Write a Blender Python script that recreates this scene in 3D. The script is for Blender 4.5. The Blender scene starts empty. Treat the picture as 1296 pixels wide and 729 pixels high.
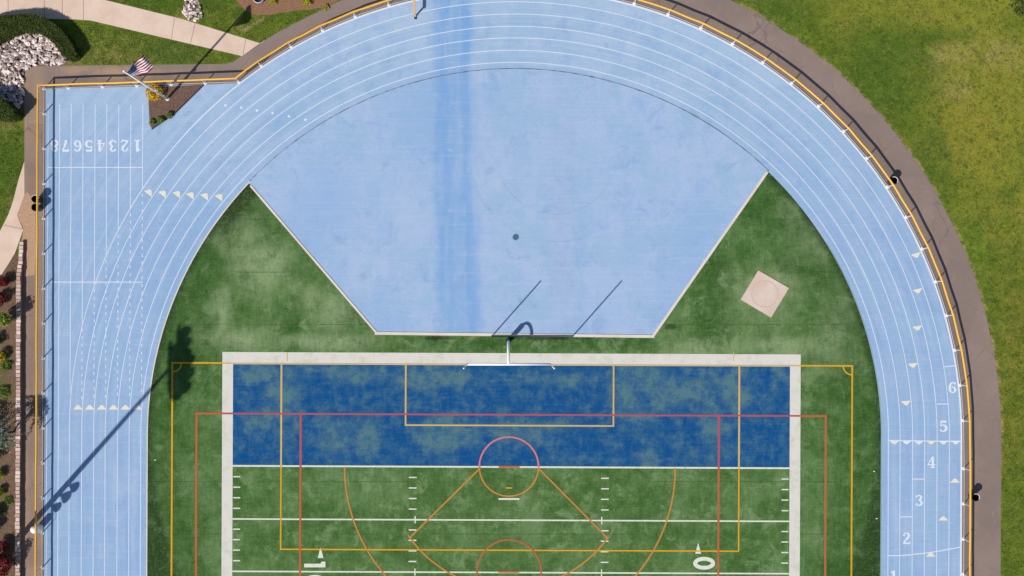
import bpy, math, random
import numpy as np
from mathutils import Vector
from mathutils.geometry import tessellate_polygon

random.seed(7)
rng = np.random.default_rng(11)
scene = bpy.context.scene
col = scene.collection
S = 14.5                       # survey units (photo pixels) per metre on the ground
CX, CY, TILT = 651.0, 552.0, 0.0043   # centre of the bend; the whole ground plan is turned by a quarter degree
G = 0.92                       # albedo gain


# ------------------------------------------------------------------ survey coordinates
def P(u, v, z=0.0):
    return Vector(((u - 648) / S, (364.5 - v) / S, z))


def rot(u, v):
    return (CX + (u - CX) - (v - CY) * TILT, CY + (v - CY) + (u - CX) * TILT)


def F(u, v, z=0.0):
    return P(*rot(u, v), z)


NX, NY, H = 644.0, 398.0, 85.0


def UP(u, v, h):
    """ground position (survey units) of something measured at height h on the aerial survey"""
    k = 1 - h / H
    return NX + (u - NX) * k, NY + (v - NY) * k


def polar(R, deg):
    a = math.radians(deg)
    return CX + R * math.sin(a), CY - R * math.cos(a)


def arc(R, a0, a1, n=None, cx=CX, cy=CY):
    n = n or max(8, int(abs(a1 - a0) / 1.0))
    out = []
    for i in range(n + 1):
        t = i / n
        a = math.radians(a0 + (a1 - a0) * t)
        r = R(a0 + (a1 - a0) * t) if callable(R) else R
        out.append((cx + r * math.sin(a), cy - r * math.cos(a)))
    return out


def lin(c):
    c = c / 255
    return c / 12.92 if c <= 0.04045 else ((c + 0.055) / 1.055) ** 2.4


def C(r, g, b, k=1.0):
    return (lin(r) * G * k, lin(g) * G * k, lin(b) * G * k, 1)


# ------------------------------------------------------------------ node helper
class Nodes:
    def __init__(s, name, rough=0.9, spec=0.2):
        s.m = bpy.data.materials.new(name)
        s.m.use_nodes = True
        s.t = s.m.node_tree
        s.b = s.t.nodes['Principled BSDF']
        s.b.inputs['Roughness'].default_value = rough
        s.b.inputs['Specular IOR Level'].default_value = spec
        g = s.t.nodes.new('ShaderNodeNewGeometry')
        s.pos = g.outputs['Position']
        sx = s.t.nodes.new('ShaderNodeSeparateXYZ')
        s.t.links.new(s.pos, sx.inputs[0])
        s.x, s.y, s.z = sx.outputs
        s.island = g.outputs['Random Per Island']

    def _in(s, sock, v):
        if isinstance(v, bpy.types.NodeSocket):
            s.t.links.new(v, sock)
        else:
            sock.default_value = v

    def math(s, op, a, b=0.0, clamp=False):
        n = s.t.nodes.new('ShaderNodeMath')
        n.operation = op
        n.use_clamp = clamp
        s._in(n.inputs[0], a)
        s._in(n.inputs[1], b)
        return n.outputs[0]

    def noise(s, scale, detail=3, rough=0.55, stretch=None, vec=None, dist=0.0, seed=0.0):
        n = s.t.nodes.new('ShaderNodeTexNoise')
        n.inputs['Scale'].default_value = scale
        n.inputs['Detail'].default_value = detail
        n.inputs['Roughness'].default_value = rough
        n.inputs['Distortion'].default_value = dist
        v = vec or s.pos
        mp = s.t.nodes.new('ShaderNodeMapping')
        if stretch:
            mp.inputs['Scale'].default_value = stretch
        mp.inputs['Location'].default_value = (seed, seed * 1.7, seed * .3)
        s._in(mp.inputs['Vector'], v)
        s.t.links.new(mp.outputs[0], n.inputs['Vector'])
        return n.outputs['Fac']

    def range(s, v, a, b, c=0.0, d=1.0, smooth=True):
        n = s.t.nodes.new('ShaderNodeMapRange')
        n.interpolation_type = 'SMOOTHSTEP' if smooth else 'LINEAR'
        s._in(n.inputs[0], v)
        for i, q in enumerate((a, b, c, d)):
            n.inputs[i + 1].default_value = q
        return n.outputs[0]

    def mix(s, f, a, b):
        n = s.t.nodes.new('ShaderNodeMix')
        n.data_type = 'RGBA'
        s._in(n.inputs[0], f)
        s._in(n.inputs[6], a)
        s._in(n.inputs[7], b)
        return n.outputs[2]

    def mul(s, *a):
        r = a[0]
        for q in a[1:]:
            r = s.math('MULTIPLY', r, q)
        return r

    def add(s, *a):
        r = a[0]
        for q in a[1:]:
            r = s.math('ADD', r, q)
        return r

    def ell(s, u, v, ru, rv, wob=None, soft=0.9):
        """soft ellipse stain centred on the survey point (u, v); 1 inside, 0 outside"""
        c = P(u, v)
        dx = s.math('DIVIDE', s.math('SUBTRACT', s.x, c.x), ru / S)
        dy = s.math('DIVIDE', s.math('SUBTRACT', s.y, c.y), rv / S)
        d = s.math('SQRT', s.math('ADD', s.mul(dx, dx), s.mul(dy, dy)))
        if wob is not None:
            d = s.add(d, wob)
        return s.range(d, 1 - soft, 1 + soft * .3, 1, 0)

    def most(s, lst):
        r = lst[0]
        for q in lst[1:]:
            r = s.math('MAXIMUM', r, q)
        return r

    def radius(s, u=CX, v=CY):
        c = P(u, v)
        dx = s.math('SUBTRACT', s.x, c.x)
        dy = s.math('SUBTRACT', s.y, c.y)
        return s.math('MULTIPLY', s.math('SQRT', s.math('ADD', s.mul(dx, dx), s.mul(dy, dy))), S)

    def bump(s, h, strength, dist=0.02):
        n = s.t.nodes.new('ShaderNodeBump')
        n.inputs['Strength'].default_value = strength
        n.inputs['Distance'].default_value = dist
        s._in(n.inputs['Height'], h)
        s.t.links.new(n.outputs[0], s.b.inputs['Normal'])

    def done(s, color):
        s._in(s.b.inputs['Base Color'], color)
        return s.m


def simple(name, c, rough=0.6, spec=0.3, var=0.12, scale=6.0, metal=0.0):
    n = Nodes(name, rough, spec)
    k = n.noise(scale, 4)
    d = tuple(q * (1 - var) for q in c[:3]) + (1,)
    l = tuple(min(1, q * (1 + var)) for q in c[:3]) + (1,)
    n.b.inputs['Metallic'].default_value = metal
    return n.done(n.mix(k, d, l))


M = {}


def track_mat(name):
    n = Nodes(name, 0.85, 0.25)
    R = n.radius()
    big = n.noise(0.10, 4, .6, seed=3)
    mid = n.noise(0.55, 5, .65, seed=9)
    brush = n.noise(0.9, 4, .6, stretch=(1, .22, 1), seed=21)
    fine = n.noise(9, 4, .7)
    infield = n.range(R, 463, 466, 1, 0)
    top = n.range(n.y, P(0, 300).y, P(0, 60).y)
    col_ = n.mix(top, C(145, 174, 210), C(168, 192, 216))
    col_ = n.mix(n.mul(infield, .9), col_, C(166, 188, 220))
    # worn, paler and bluer clouds
    col_ = n.mix(n.range(big, .44, .66, 0, .5), col_, C(178, 196, 218))
    col_ = n.mix(n.range(mid, .50, .72, 0, .55), col_, C(136, 170, 212))
    col_ = n.mix(n.range(brush, .46, .72, 0, .42), col_, C(144, 176, 214))
    cy_ = n.noise(.32, 5, .65, seed=120)
    col_ = n.mix(n.range(cy_, .45, .62, 0, .65), col_, C(148, 182, 210))
    col_ = n.mix(n.range(n.noise(.8, 5, .7, seed=131), .5, .7, 0, .4), col_, C(180, 192, 222))
    # corners of the D are a stronger blue
    w = n.range(big, .2, .8, -.5, .5, False)
    cor = n.most([n.ell(400, 290, 60, 90, w), n.ell(480, 395, 60, 50, w), n.ell(890, 330, 50, 90, w),
                  n.ell(845, 395, 40, 40, w), n.ell(540, 150, 60, 70, w)])
    col_ = n.mix(n.mul(cor, .5), col_, C(136, 172, 214))
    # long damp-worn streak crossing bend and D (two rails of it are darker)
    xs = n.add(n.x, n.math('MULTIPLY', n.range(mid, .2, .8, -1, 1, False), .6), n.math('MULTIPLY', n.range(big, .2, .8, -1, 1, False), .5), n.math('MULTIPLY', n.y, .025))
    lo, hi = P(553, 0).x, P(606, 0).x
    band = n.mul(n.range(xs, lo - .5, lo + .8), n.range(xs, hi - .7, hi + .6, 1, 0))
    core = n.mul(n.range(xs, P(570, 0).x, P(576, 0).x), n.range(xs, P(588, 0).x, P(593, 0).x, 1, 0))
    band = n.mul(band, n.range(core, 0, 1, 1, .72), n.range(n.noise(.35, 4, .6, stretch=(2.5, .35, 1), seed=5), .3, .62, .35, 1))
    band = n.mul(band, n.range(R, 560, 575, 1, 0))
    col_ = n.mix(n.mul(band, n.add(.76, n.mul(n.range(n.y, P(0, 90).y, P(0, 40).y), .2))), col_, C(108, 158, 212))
    b2 = n.mul(n.range(n.x, P(690, 0).x, P(706, 0).x), n.range(n.x, P(712, 0).x, P(735, 0).x, 1, 0), infield)
    col_ = n.mix(n.mul(b2, n.range(mid, .35, .7, .1, .5)), col_, C(162, 175, 207))
    # scuffed compass arcs left by equipment
    rr = n.radius(704, 196)
    for r0, k in ((75, .3), (110, .15)):
        ring = n.mul(n.range(rr, r0 - 1.6, r0, 0, 1), n.range(rr, r0, r0 + 1.6, 1, 0), n.range(n.y, P(0, 190).y, P(0, 245).y, 0, 1))
        col_ = n.mix(n.mul(ring, k, n.range(mid, .35, .6, .3, 1)), col_, C(112, 140, 180))
    # small dark scuffs
    sl = n.noise(1.1, 6, .75, stretch=(.6, 1.6, 1), seed=71, dist=1.2)
    col_ = n.mix(n.range(sl, .54, .72, 0, .4), col_, C(186, 200, 220))
    st_ = n.noise(.5, 6, .72, seed=91, dist=.8)
    col_ = n.mix(n.range(st_, .53, .70, 0, .5), col_, C(126, 160, 200))
    sp = n.noise(1.4, 3, .6, seed=40)
    col_ = n.mix(n.range(sp, .72, .79, 0, .6), col_, C(88, 132, 188))
    col_ = n.mix(n.range(fine, .3, .75, 0, .28), col_, C(128, 156, 192))
    # paving seams of the rubber, faint
    sm = n.noise(3.0, 2, .5, stretch=(.05, 2.0, 1), seed=2)
    col_ = n.mix(n.range(sm, .5, .7, 0, .16), col_, C(188, 203, 218))
    c0 = P(CX, CY)
    ddx = n.math('SUBTRACT', n.x, c0.x)
    ddy = n.math('MAXIMUM', n.math('SUBTRACT', n.y, c0.y), 0.0)
    Rl = n.math('SQRT', n.math('ADD', n.mul(ddx, ddx), n.mul(ddy, ddy)))
    cv = n.t.nodes.new('ShaderNodeCombineXYZ')
    n._in(cv.inputs[0], Rl)
    n._in(cv.inputs[1], n.math('MULTIPLY', n.y, .03))
    lane = n.noise(2.1, 4, .7, vec=cv.outputs[0], seed=8)
    out_ = n.math('SUBTRACT', 1.0, infield)
    col_ = n.mix(n.mul(out_, n.range(lane, .48, .74, 0, .5)), col_, C(132, 160, 196))
    col_ = n.mix(n.mul(out_, n.range(lane, .5, .28, 0, .35)), col_, C(184, 202, 222))
    gr = n.noise(34, 3, .7, seed=6)
    col_ = n.mix(n.range(gr, .4, .75, 0, .3), col_, C(116, 146, 186))
    n.bump(n.noise(60, 3), .25, .004)
    return n.done(col_)


def turf_color(n):
    wob = n.range(n.noise(.35, 5, .65, seed=4), .2, .8, -.75, .75, False)
    big = n.noise(.22, 5, .62, seed=14)
    mid = n.noise(1.0, 5, .68, seed=8)
    fib = n.noise(2.6, 4, .65, stretch=(1.0, .22, 1), seed=31)
    fine = n.noise(14, 4, .75)
    c = n.mix(n.range(mid, .28, .72), C(56, 98, 42), C(94, 128, 72))
    c = n.mix(n.range(big, .45, .68, 0, .8), c, C(108, 140, 90))
    R0 = n.radius()
    # sand rubbed to the surface
    wob = n.add(wob, n.range(mid, .2, .8, -.35, .35, False))
    pale = n.most([n.ell(300, 290, 42, 45, wob), n.ell(335, 335, 55, 40, wob), n.ell(283, 395, 15, 45, wob), n.ell(425, 388, 45, 40, wob),
                   n.ell(967, 372, 55, 55, wob), n.ell(1040, 310, 40, 30, wob), n.ell(985, 440, 90, 16, wob), n.ell(880, 440, 50, 14, wob),
                   n.ell(300, 428, 60, 20, wob), n.ell(420, 432, 90, 14, wob), n.ell(1060, 420, 30, 70, wob), n.ell(1000, 260, 25, 25, wob)])
    c = n.mix(n.mul(pale, n.range(mid, .25, .7, .5, 1)), c, C(152, 170, 126))
    dark = n.most([n.mul(n.range(R0, 395, 440), .85), n.ell(240, 430, 40, 90, wob), n.ell(1070, 480, 40, 60, wob), n.ell(905, 375, 30, 70, wob), n.ell(952, 285, 18, 45, wob), n.ell(1000, 335, 30, 18, wob), n.ell(455, 385, 25, 45, wob), n.ell(215, 470, 22, 120, wob),
                   n.ell(340, 290, 30, 30, wob), n.ell(1090, 560, 24, 240, wob), n.ell(365, 410, 25, 20, wob), n.ell(650, 433, 190, 12, wob)])
    c = n.mix(n.mul(dark, n.range(mid, .25, .7, .8, .4)), c, C(36, 78, 26))
    # rubber crumb collected along the kerb and in the left corner of the D
    R = n.radius()
    crumb = n.range(R, 452, 464, 0, 1)
    c = n.mix(n.mul(crumb, n.range(mid, .2, .6, .5, .95)), c, C(26, 52, 24))
    crumb2 = n.mul(n.range(R, 438, 452, 0, 1), n.ell(300, 255, 42, 45, n.range(mid, .2, .8, -.6, .6, False), .6))
    c = n.mix(n.mul(crumb2, .9), c, C(30, 50, 24))
    c = n.mix(n.mul(n.range(fib, .4, .75, 0, .32)), c, C(46, 80, 30))
    c = n.mix(n.range(fine, .35, .75, 0, .42), c, C(46, 70, 30))
    c = n.mix(n.range(n.noise(6, 4, .75, seed=3), .5, .75, 0, .38), c, C(136, 148, 100))
    c = n.mix(n.range(n.noise(3, 5, .75, seed=13), .52, .75, 0, .35), c, C(54, 78, 32))
    cl = n.noise(.7, 6, .74, seed=88, dist=.6)
    c = n.mix(n.mul(n.range(cl, .5, .68, 0, .6), n.range(R0, 470, 300, .5, 1)), c, C(132, 156, 112))
    c = n.mix(n.range(cl, .46, .30, 0, .5), c, C(44, 84, 34))
    for k, st in enumerate(((1, .1, 1), (.1, 1, 1))):
        g = n.noise(9, 3, .7, stretch=st, seed=60 + k)
        c = n.mix(n.range(g, .46, .72, 0, .17), c, C(48, 76, 32))
        c = n.mix(n.range(g, .52, .30, 0, .13), c, C(128, 146, 96))
    # seams where the rolls of turf meet
    seam = n.math('ABSOLUTE', n.math('SUBTRACT', n.math('FRACT', n.math('DIVIDE', n.math('ADD', n.y, .9), 4.572)), .5))
    c = n.mix(n.mul(n.range(seam, .012, .004), n.range(big, .4, .6, .1, .5)), c, C(50, 72, 36))
    spot = n.most([n.ell(908, 304, 7, 14, wob), n.ell(850, 413, 12, 5, wob), n.ell(560, 428, 40, 3, wob), n.ell(700, 428, 60, 3, wob)])
    c = n.mix(n.mul(spot, .75), c, C(34, 46, 28))
    return c


def turf_mat():
    n = Nodes('turf_fibre', 0.95, 0.1)
    c = turf_color(n)
    n.bump(n.noise(45, 4, .7), .6, .02)
    return n.done(c)


def endzone_mat():
    n = Nodes('end_zone_paint', 0.95, 0.1)
    wob = n.range(n.noise(.45, 5, .68, seed=4), .2, .8, -.9, .9, False)
    mid = n.noise(.9, 6, .72, seed=77)
    fib = n.noise(2.5, 5, .7, stretch=(1, .2, 1), seed=13)
    weave = n.noise(3.2, 4, .7, stretch=(.12, 1.5, 1), seed=5)
    fine = n.noise(16, 4, .75, seed=2)
    worn = n.most([n.ell(360, 495, 28, 48, wob), n.ell(330, 474, 50, 14, wob), n.ell(420, 550, 24, 30, wob), n.ell(462, 545, 18, 30, wob), n.ell(450, 476, 70, 14, wob),
                   n.ell(545, 478, 70, 18, wob), n.ell(575, 550, 60, 26, wob), n.ell(650, 545, 70, 22, wob), n.ell(800, 500, 30, 55, wob), n.ell(860, 497, 70, 34, wob),
                   n.ell(905, 545, 22, 50, wob), n.ell(930, 500, 24, 40, wob), n.ell(985, 475, 14, 30, wob), n.ell(330, 530, 22, 22, wob), n.ell(690, 480, 60, 12, wob), n.ell(820, 585, 14, 25, wob)])
    worn = n.add(n.mul(worn, n.range(mid, .25, .65, .25, .75)), n.range(mid, .42, .72, 0, .6), n.range(weave, .45, .75, 0, .22), n.range(fib, .45, .75, 0, .2))
    worn = n.mul(worn, n.range(fine, .25, .65, .55, 1.1, False))
    worn = n.add(worn, n.range(n.noise(5, 4, .75, seed=9), .5, .78, 0, .3))
    worn = n.mul(worn, n.range(n.noise(11, 3, .8, seed=19), .3, .62, .45, 1.15, False))
    worn = n.math('MINIMUM', worn, .8)
    blue = n.mix(mid, C(2, 70, 128), C(8, 84, 142))
    c = n.mix(worn, blue, C(94, 128, 126))
    c = n.mix(n.range(fine, .45, .8, 0, .3), c, C(20, 56, 92))
    n.bump(n.noise(45, 4, .7), .5, .02)
    return n.done(c)


def paint_mat(name, c, under, wear=.35, scale=5.0):
    n = Nodes(name, .9, .15)
    k = n.noise(scale, 5, .7, seed=len(name))
    f = n.noise(18, 3, .7, seed=2)
    w = n.add(n.range(k, .45, .8, 0, wear), n.range(f, .45, .8, 0, wear * .6))
    return n.done(n.mix(w, c, under))


def asphalt_mat():
    n = Nodes('weathered_asphalt', .95, .15)
    big = n.noise(.25, 5, .6)
    fine = n.noise(25, 4, .8)
    c = n.mix(n.range(big, .3, .7), C(138, 121, 113), C(149, 131, 122))
    c = n.mix(n.range(n.noise(.9, 5, .7, seed=6), .5, .75, 0, .35), c, C(136, 118, 110))
    wob = n.range(n.noise(.5, 5, .7, seed=4), .2, .8, -.8, .8, False)
    # sand tracked on to the western strip
    dirt = n.mul(n.range(n.x, P(58, 0).x, P(52, 0).x), n.range(n.y, P(0, 130).y, P(0, 160).y))
    dirt = n.most([n.mul(n.range(n.x, P(60, 0).x, P(50, 0).x), .55), n.ell(40, 180, 14, 42, wob), n.ell(102, 88, 26, 9, wob), n.ell(160, 92, 70, 9, wob), n.ell(40, 300, 14, 60, wob)])
    c = n.mix(n.mul(dirt, n.range(big, .2, .7, .5, 1)), c, C(178, 147, 120))
    pat = n.noise(.12, 2, .5, seed=55)
    c = n.mix(n.range(pat, .5, .53, 0, .35), c, C(128, 112, 106))
    st_ = n.noise(1.6, 6, .78, seed=61, dist=1.0)
    c = n.mix(n.range(st_, .56, .72, 0, .5), c, C(112, 98, 92))
    c = n.mix(n.range(st_, .44, .30, 0, .35), c, C(172, 154, 142))
    vo = n.t.nodes.new('ShaderNodeTexVoronoi')
    vo.feature = 'DISTANCE_TO_EDGE'
    vo.inputs['Scale'].default_value = .28
    wv = n.t.nodes.new('ShaderNodeVectorMath')
    wv.operation = 'ADD'
    nz = n.t.nodes.new('ShaderNodeTexNoise')
    nz.inputs['Scale'].default_value = .8
    nz.inputs['Detail'].default_value = 5
    n.t.links.new(n.pos, nz.inputs['Vector'])
    n.t.links.new(n.pos, wv.inputs[0])
    n.t.links.new(nz.outputs['Color'], wv.inputs[1])
    n.t.links.new(wv.outputs[0], vo.inputs['Vector'])
    crack = n.mul(n.range(vo.outputs['Distance'], .012, .004), n.range(big, .48, .62, 0, .4))
    c = n.mix(crack, c, C(84, 72, 68))
    edge = n.most([n.ell(40, 480, 9, 400, wob), n.ell(40, 232, 12, 34, wob)])
    c = n.mix(n.mul(edge, .5), c, C(126, 108, 96))
    c = n.mix(n.range(fine, .35, .75, 0, .4), c, C(112, 98, 92))
    n.bump(fine, .4, .006)
    return n.done(c)


def lawn_color(n, leaf=False):
    wob = n.range(n.noise(.3, 5, .65, seed=4), .2, .8, -.6, .6, False)
    big = n.noise(.16, 5, .6, seed=2)
    mid = n.noise(.9, 6, .72, seed=8)
    fine = n.noise(9, 4, .75, seed=1)
    c = n.mix(n.range(mid, .3, .7), C(82, 106, 28), C(118, 134, 42))
    c = n.mix(n.range(big, .46, .7, 0, .5), c, C(112, 124, 46))
    dry = n.most([n.ell(1250, 130, 112, 170, wob, .55), n.ell(1200, 10, 200, 45, wob), n.ell(1300, 250, 30, 90, wob)])
    c = n.mix(n.mul(dry, .85), c, C(150, 148, 52))
    straw = n.most([n.mul(n.ell(165, 66, 80, 26, wob), .55), n.ell(1210, 108, 26, 20, wob), n.ell(1268, 72, 42, 28, wob), n.ell(1205, 72, 46, 24, wob), n.ell(98, 74, 12, 12, wob), n.ell(240, 22, 18, 20, wob), n.ell(150, 73, 60, 12, wob),
                    n.ell(300, 30, 12, 10, wob), n.ell(8, 160, 22, 14, wob), n.ell(14, 262, 8, 40, wob)])
    c = n.mix(n.mul(straw, n.range(mid, .38, .66, .1, .7)), c, C(184, 160, 106))
    gold = n.most([n.ell(1222, 145, 26, 18, wob), n.ell(1225, 170, 60, 50, wob), n.ell(1262, 100, 30, 20, wob), n.ell(1262, 540, 30, 120, wob), n.ell(1290, 420, 30, 150, wob)])
    c = n.mix(n.mul(gold, n.range(mid, .35, .65, .1, .5)), c, C(160, 140, 58))
    lush = n.most([n.ell(1130, 95, 62, 80, wob, .5), n.ell(1180, 220, 30, 90, wob, .5), n.ell(990, 15, 60, 30, wob), n.ell(210, 60, 60, 30, wob), n.ell(230, 2, 200, 20, wob), n.ell(5, 215, 40, 70, wob),
                   n.ell(1180, 45, 60, 12, wob)])
    c = n.mix(n.mul(lush, n.range(mid, .25, .7, .4, .8)), c, C(76, 106, 34))
    R = n.radius()
    rim = n.mul(n.range(R, 613, 616), n.range(R, 617, 621, 1, 0), n.range(n.noise(1.2, 3, .6, seed=9), .4, .6))
    c = n.mix(n.mul(rim, .8), c, C(180, 156, 112))
    c = n.mix(n.range(n.noise(.55, 5, .7, seed=22), .5, .72, 0, .25), c, C(140, 124, 76))
    c = n.mix(n.range(n.noise(1.3, 6, .75, seed=12), .46, .68, 0, .6), c, C(70, 92, 30))
    c = n.mix(n.range(n.noise(1.1, 6, .75, seed=52), .5, .70, 0, .35), c, C(150, 154, 74))
    c = n.mix(n.range(n.noise(3.2, 5, .75, seed=33), .52, .74, 0, .42), c, C(172, 156, 96))
    c = n.mix(n.range(n.noise(3.6, 5, .8, seed=43), .49, .68, 0, .85), c, C(50, 72, 24))
    c = n.mix(n.range(fine, .42, .72, 0, .55), c, C(52, 72, 26))
    if leaf:
        c = n.mix(n.range(n.noise(30, 2, .6, seed=6), .45, .75, 0, .6), c, C(160, 168, 84))
    return c


def lawn_mat():
    n = Nodes('mown_lawn', .95, .1)
    c = lawn_color(n)
    n.bump(n.noise(12, 5, .8), .8, .05)
    return n.done(c)


def blade_mat():
    n = Nodes('grass_blades', .8, .2)
    return n.done(lawn_color(n, True))


def concrete_mat(name, a, b, joints=None):
    n = Nodes(name, .9, .2)
    c = n.mix(n.range(n.noise(.5, 5, .65), .3, .7), a, b)
    c = n.mix(n.range(n.noise(3.5, 5, .7, seed=7), .5, .75, 0, .3), c, tuple(q * .78 for q in a[:3]) + (1,))
    f = n.noise(22, 4, .75, seed=4)
    c = n.mix(n.range(f, .45, .8, 0, .25), c, tuple(q * .7 for q in a[:3]) + (1,))
    n.bump(f, .25, .005)
    return n.done(c)


def mulch_mat(name, a, b, d, green=False):
    n = Nodes(name, .95, .1)
    f = n.noise(7, 5, .8, stretch=(1, .7, 1))
    c = n.mix(n.range(f, .3, .7), a, b)
    c = n.mix(n.range(n.noise(18, 3, .7, seed=4), .5, .72, 0, .6), c, d)
    if green:
        wob = n.range(n.noise(.8, 4, .7, seed=4), .2, .8, -.7, .7, False)
        g = n.most([n.ell(8, 460, 16, 20, wob), n.ell(8, 495, 16, 20, wob), n.ell(12, 632, 10, 12, wob)])
        c = n.mix(n.mul(g, .7), c, C(88, 96, 44))
        t = n.ell(-2, 724, 14, 22, wob)
        c = n.mix(t, c, C(196, 168, 138))
    n.bump(f, 1.0, .05)
    return n.done(c)


def stone_mat(name, a, b, d):
    n = Nodes(name, .9, .2)
    c = n.mix(n.range(n.island, .1, .9, 0, 1, False), a, b)
    f = n.noise(14, 4, .75, seed=4)
    c = n.mix(n.range(f, .45, .8, 0, .5), c, d)
    n.bump(f, .4, .01)
    return n.done(c)


def leaf_mat(name, a, b, scale=5.0, rough=.7):
    n = Nodes(name, rough, .25)
    k = n.noise(scale, 3, .7)
    k2 = n.noise(scale * 4, 2, .6, seed=3)
    c = n.mix(n.math('MULTIPLY', n.math('ADD', n.range(k, .3, .7), n.island), .5), a, b)
    return n.done(n.mix(n.range(k2, .5, .75, 0, .5), c, tuple(min(1, q * 1.7) for q in b[:3]) + (1,)))


WHITE = C(232, 230, 224)
TRACKW = C(218, 226, 238)
GREEN = C(66, 108, 52)
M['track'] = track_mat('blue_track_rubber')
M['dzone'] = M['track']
M['turf'] = turf_mat()
M['endzone'] = endzone_mat()
M['asphalt'] = asphalt_mat()
M['lawn'] = lawn_mat()
M['blades'] = blade_mat()
M['line_track'] = paint_mat('lane_paint', TRACKW, C(165, 190, 216), .55)
M['line_turf'] = paint_mat('white_turf_paint', C(222, 222, 208), C(104, 130, 84), .45)
M['border'] = paint_mat('border_paint', C(216, 211, 203), C(160, 172, 140), .5, 1.2)
M['yellow'] = paint_mat('yellow_turf_paint', C(214, 160, 36), C(110, 120, 40), .35)
M['peach'] = paint_mat('yellow_paint_over_blue', C(210, 172, 100), C(120, 140, 130), .4)
M['red'] = paint_mat('red_turf_paint', C(184, 98, 60), C(96, 104, 56), .6)
M['pink'] = paint_mat('red_paint_over_blue', C(182, 80, 82), C(70, 96, 140), .6)
M['orange'] = paint_mat('orange_turf_paint', C(196, 132, 62), C(110, 120, 60), .6)
M['salmon'] = paint_mat('orange_paint_over_blue', C(214, 122, 120), C(100, 110, 140), .4)
M['cream'] = paint_mat('cream_mark_paint', C(226, 220, 200), C(185, 205, 215), .35)
M['kerb'] = concrete_mat('pale_kerb', C(214, 200, 190), C(228, 216, 206))
M['walk'] = concrete_mat('sidewalk_concrete', C(214, 186, 166), C(226, 202, 184))
M['pad'] = concrete_mat('pad_concrete', C(208, 184, 168), C(220, 200, 188))
M['joint'] = simple('joint_line', C(160, 136, 120), .95)  # darker tan for the sidewalk's expansion joints
M['joint_soft'] = simple('scraped_ring', C(198, 175, 160), .95)
M['seam'] = paint_mat('dark_drain_slot', C(104, 106, 112), C(152, 178, 208), .9, 1.8)
M['mulch'] = mulch_mat('bark_mulch', C(96, 76, 66), C(132, 106, 92), C(60, 46, 42))
M['mulch_red'] = mulch_mat('reddish_mulch', C(132, 96, 74), C(160, 122, 98), C(86, 60, 46))
M['bed'] = mulch_mat('planting_soil', C(98, 78, 62), C(138, 112, 92), C(62, 48, 40), True)
M['dirt'] = mulch_mat('worn_dirt', C(176, 140, 112), C(200, 166, 138), C(138, 106, 82))
M['stone'] = stone_mat('wall_block', C(186, 154, 138), C(230, 208, 198), C(160, 130, 116))
M['galv'] = simple('galvanised_steel', C(214, 212, 214), .4, .5)
M['wire'] = simple('chain_link_wire', C(120, 116, 116), .45, .5)
M['cap'] = simple('yellow_fence_cap', C(246, 182, 54), .45, .4, .06, 2)
M['footing'] = concrete_mat('post_footing', C(220, 208, 206), C(236, 226, 224))
M['white'] = simple('white_enamel', C(255, 252, 246, 1.0), .35, .5, .03)
M['pole_white'] = simple('flagpole_white', C(240, 236, 230), .35, .5, .04)
M['pad_dark'] = simple('navy_post_pad', C(30, 34, 40), .6, .3)
M['black'] = simple('black_plastic', C(22, 22, 24), .5, .4)
M['liner'] = simple('grey_bin_liner', C(196, 196, 200), .5, .4)
M['drumwhite'] = simple('white_drum', C(244, 240, 240), .45, .4, .04)
M['wood'] = simple('tan_timber', C(226, 178, 128), .7, .2, .12, 12)
M['dark'] = simple('dark_steel', C(50, 50, 54), .5, .4)
M['lamp'] = simple('lamp_grey', C(150, 150, 154), .4, .5)
M['hedge'] = leaf_mat('hedge_leaf', C(52, 66, 22), C(88, 98, 40), 4)
M['hedge_core'] = simple('hedge_core', C(46, 58, 22), .9, .1, .3)
M['leaf_green'] = leaf_mat('shrub_leaf', C(74, 104, 34), C(132, 158, 66))
M['leaf_dark'] = leaf_mat('dark_leaf', C(36, 52, 26), C(66, 84, 40))
M['leaf_lime'] = leaf_mat('lime_leaf', C(120, 130, 30), C(196, 190, 50))
M['leaf_gold'] = leaf_mat('golden_leaf', C(176, 140, 20), C(236, 190, 40))
M['leaf_red'] = leaf_mat('maroon_leaf', C(86, 22, 26), C(140, 44, 44))
M['leaf_blue'] = leaf_mat('blue_cedar_needle', C(104, 122, 104), C(160, 172, 148))
M['bark'] = simple('bark', C(96, 78, 64), .9, .1, .25, 9)
M['drain'] = simple('drain_grate', C(84, 122, 150), .5, .4)
M['drain_hole'] = simple('drain_slot', C(40, 60, 76), .8)
M['rock'] = stone_mat('riprap_stone', C(148, 128, 122), C(244, 228, 222), C(150, 128, 122))
M['gravel_soil'] = mulch_mat('riprap_bed', C(110, 92, 84), C(138, 116, 106), C(70, 58, 54))


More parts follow.
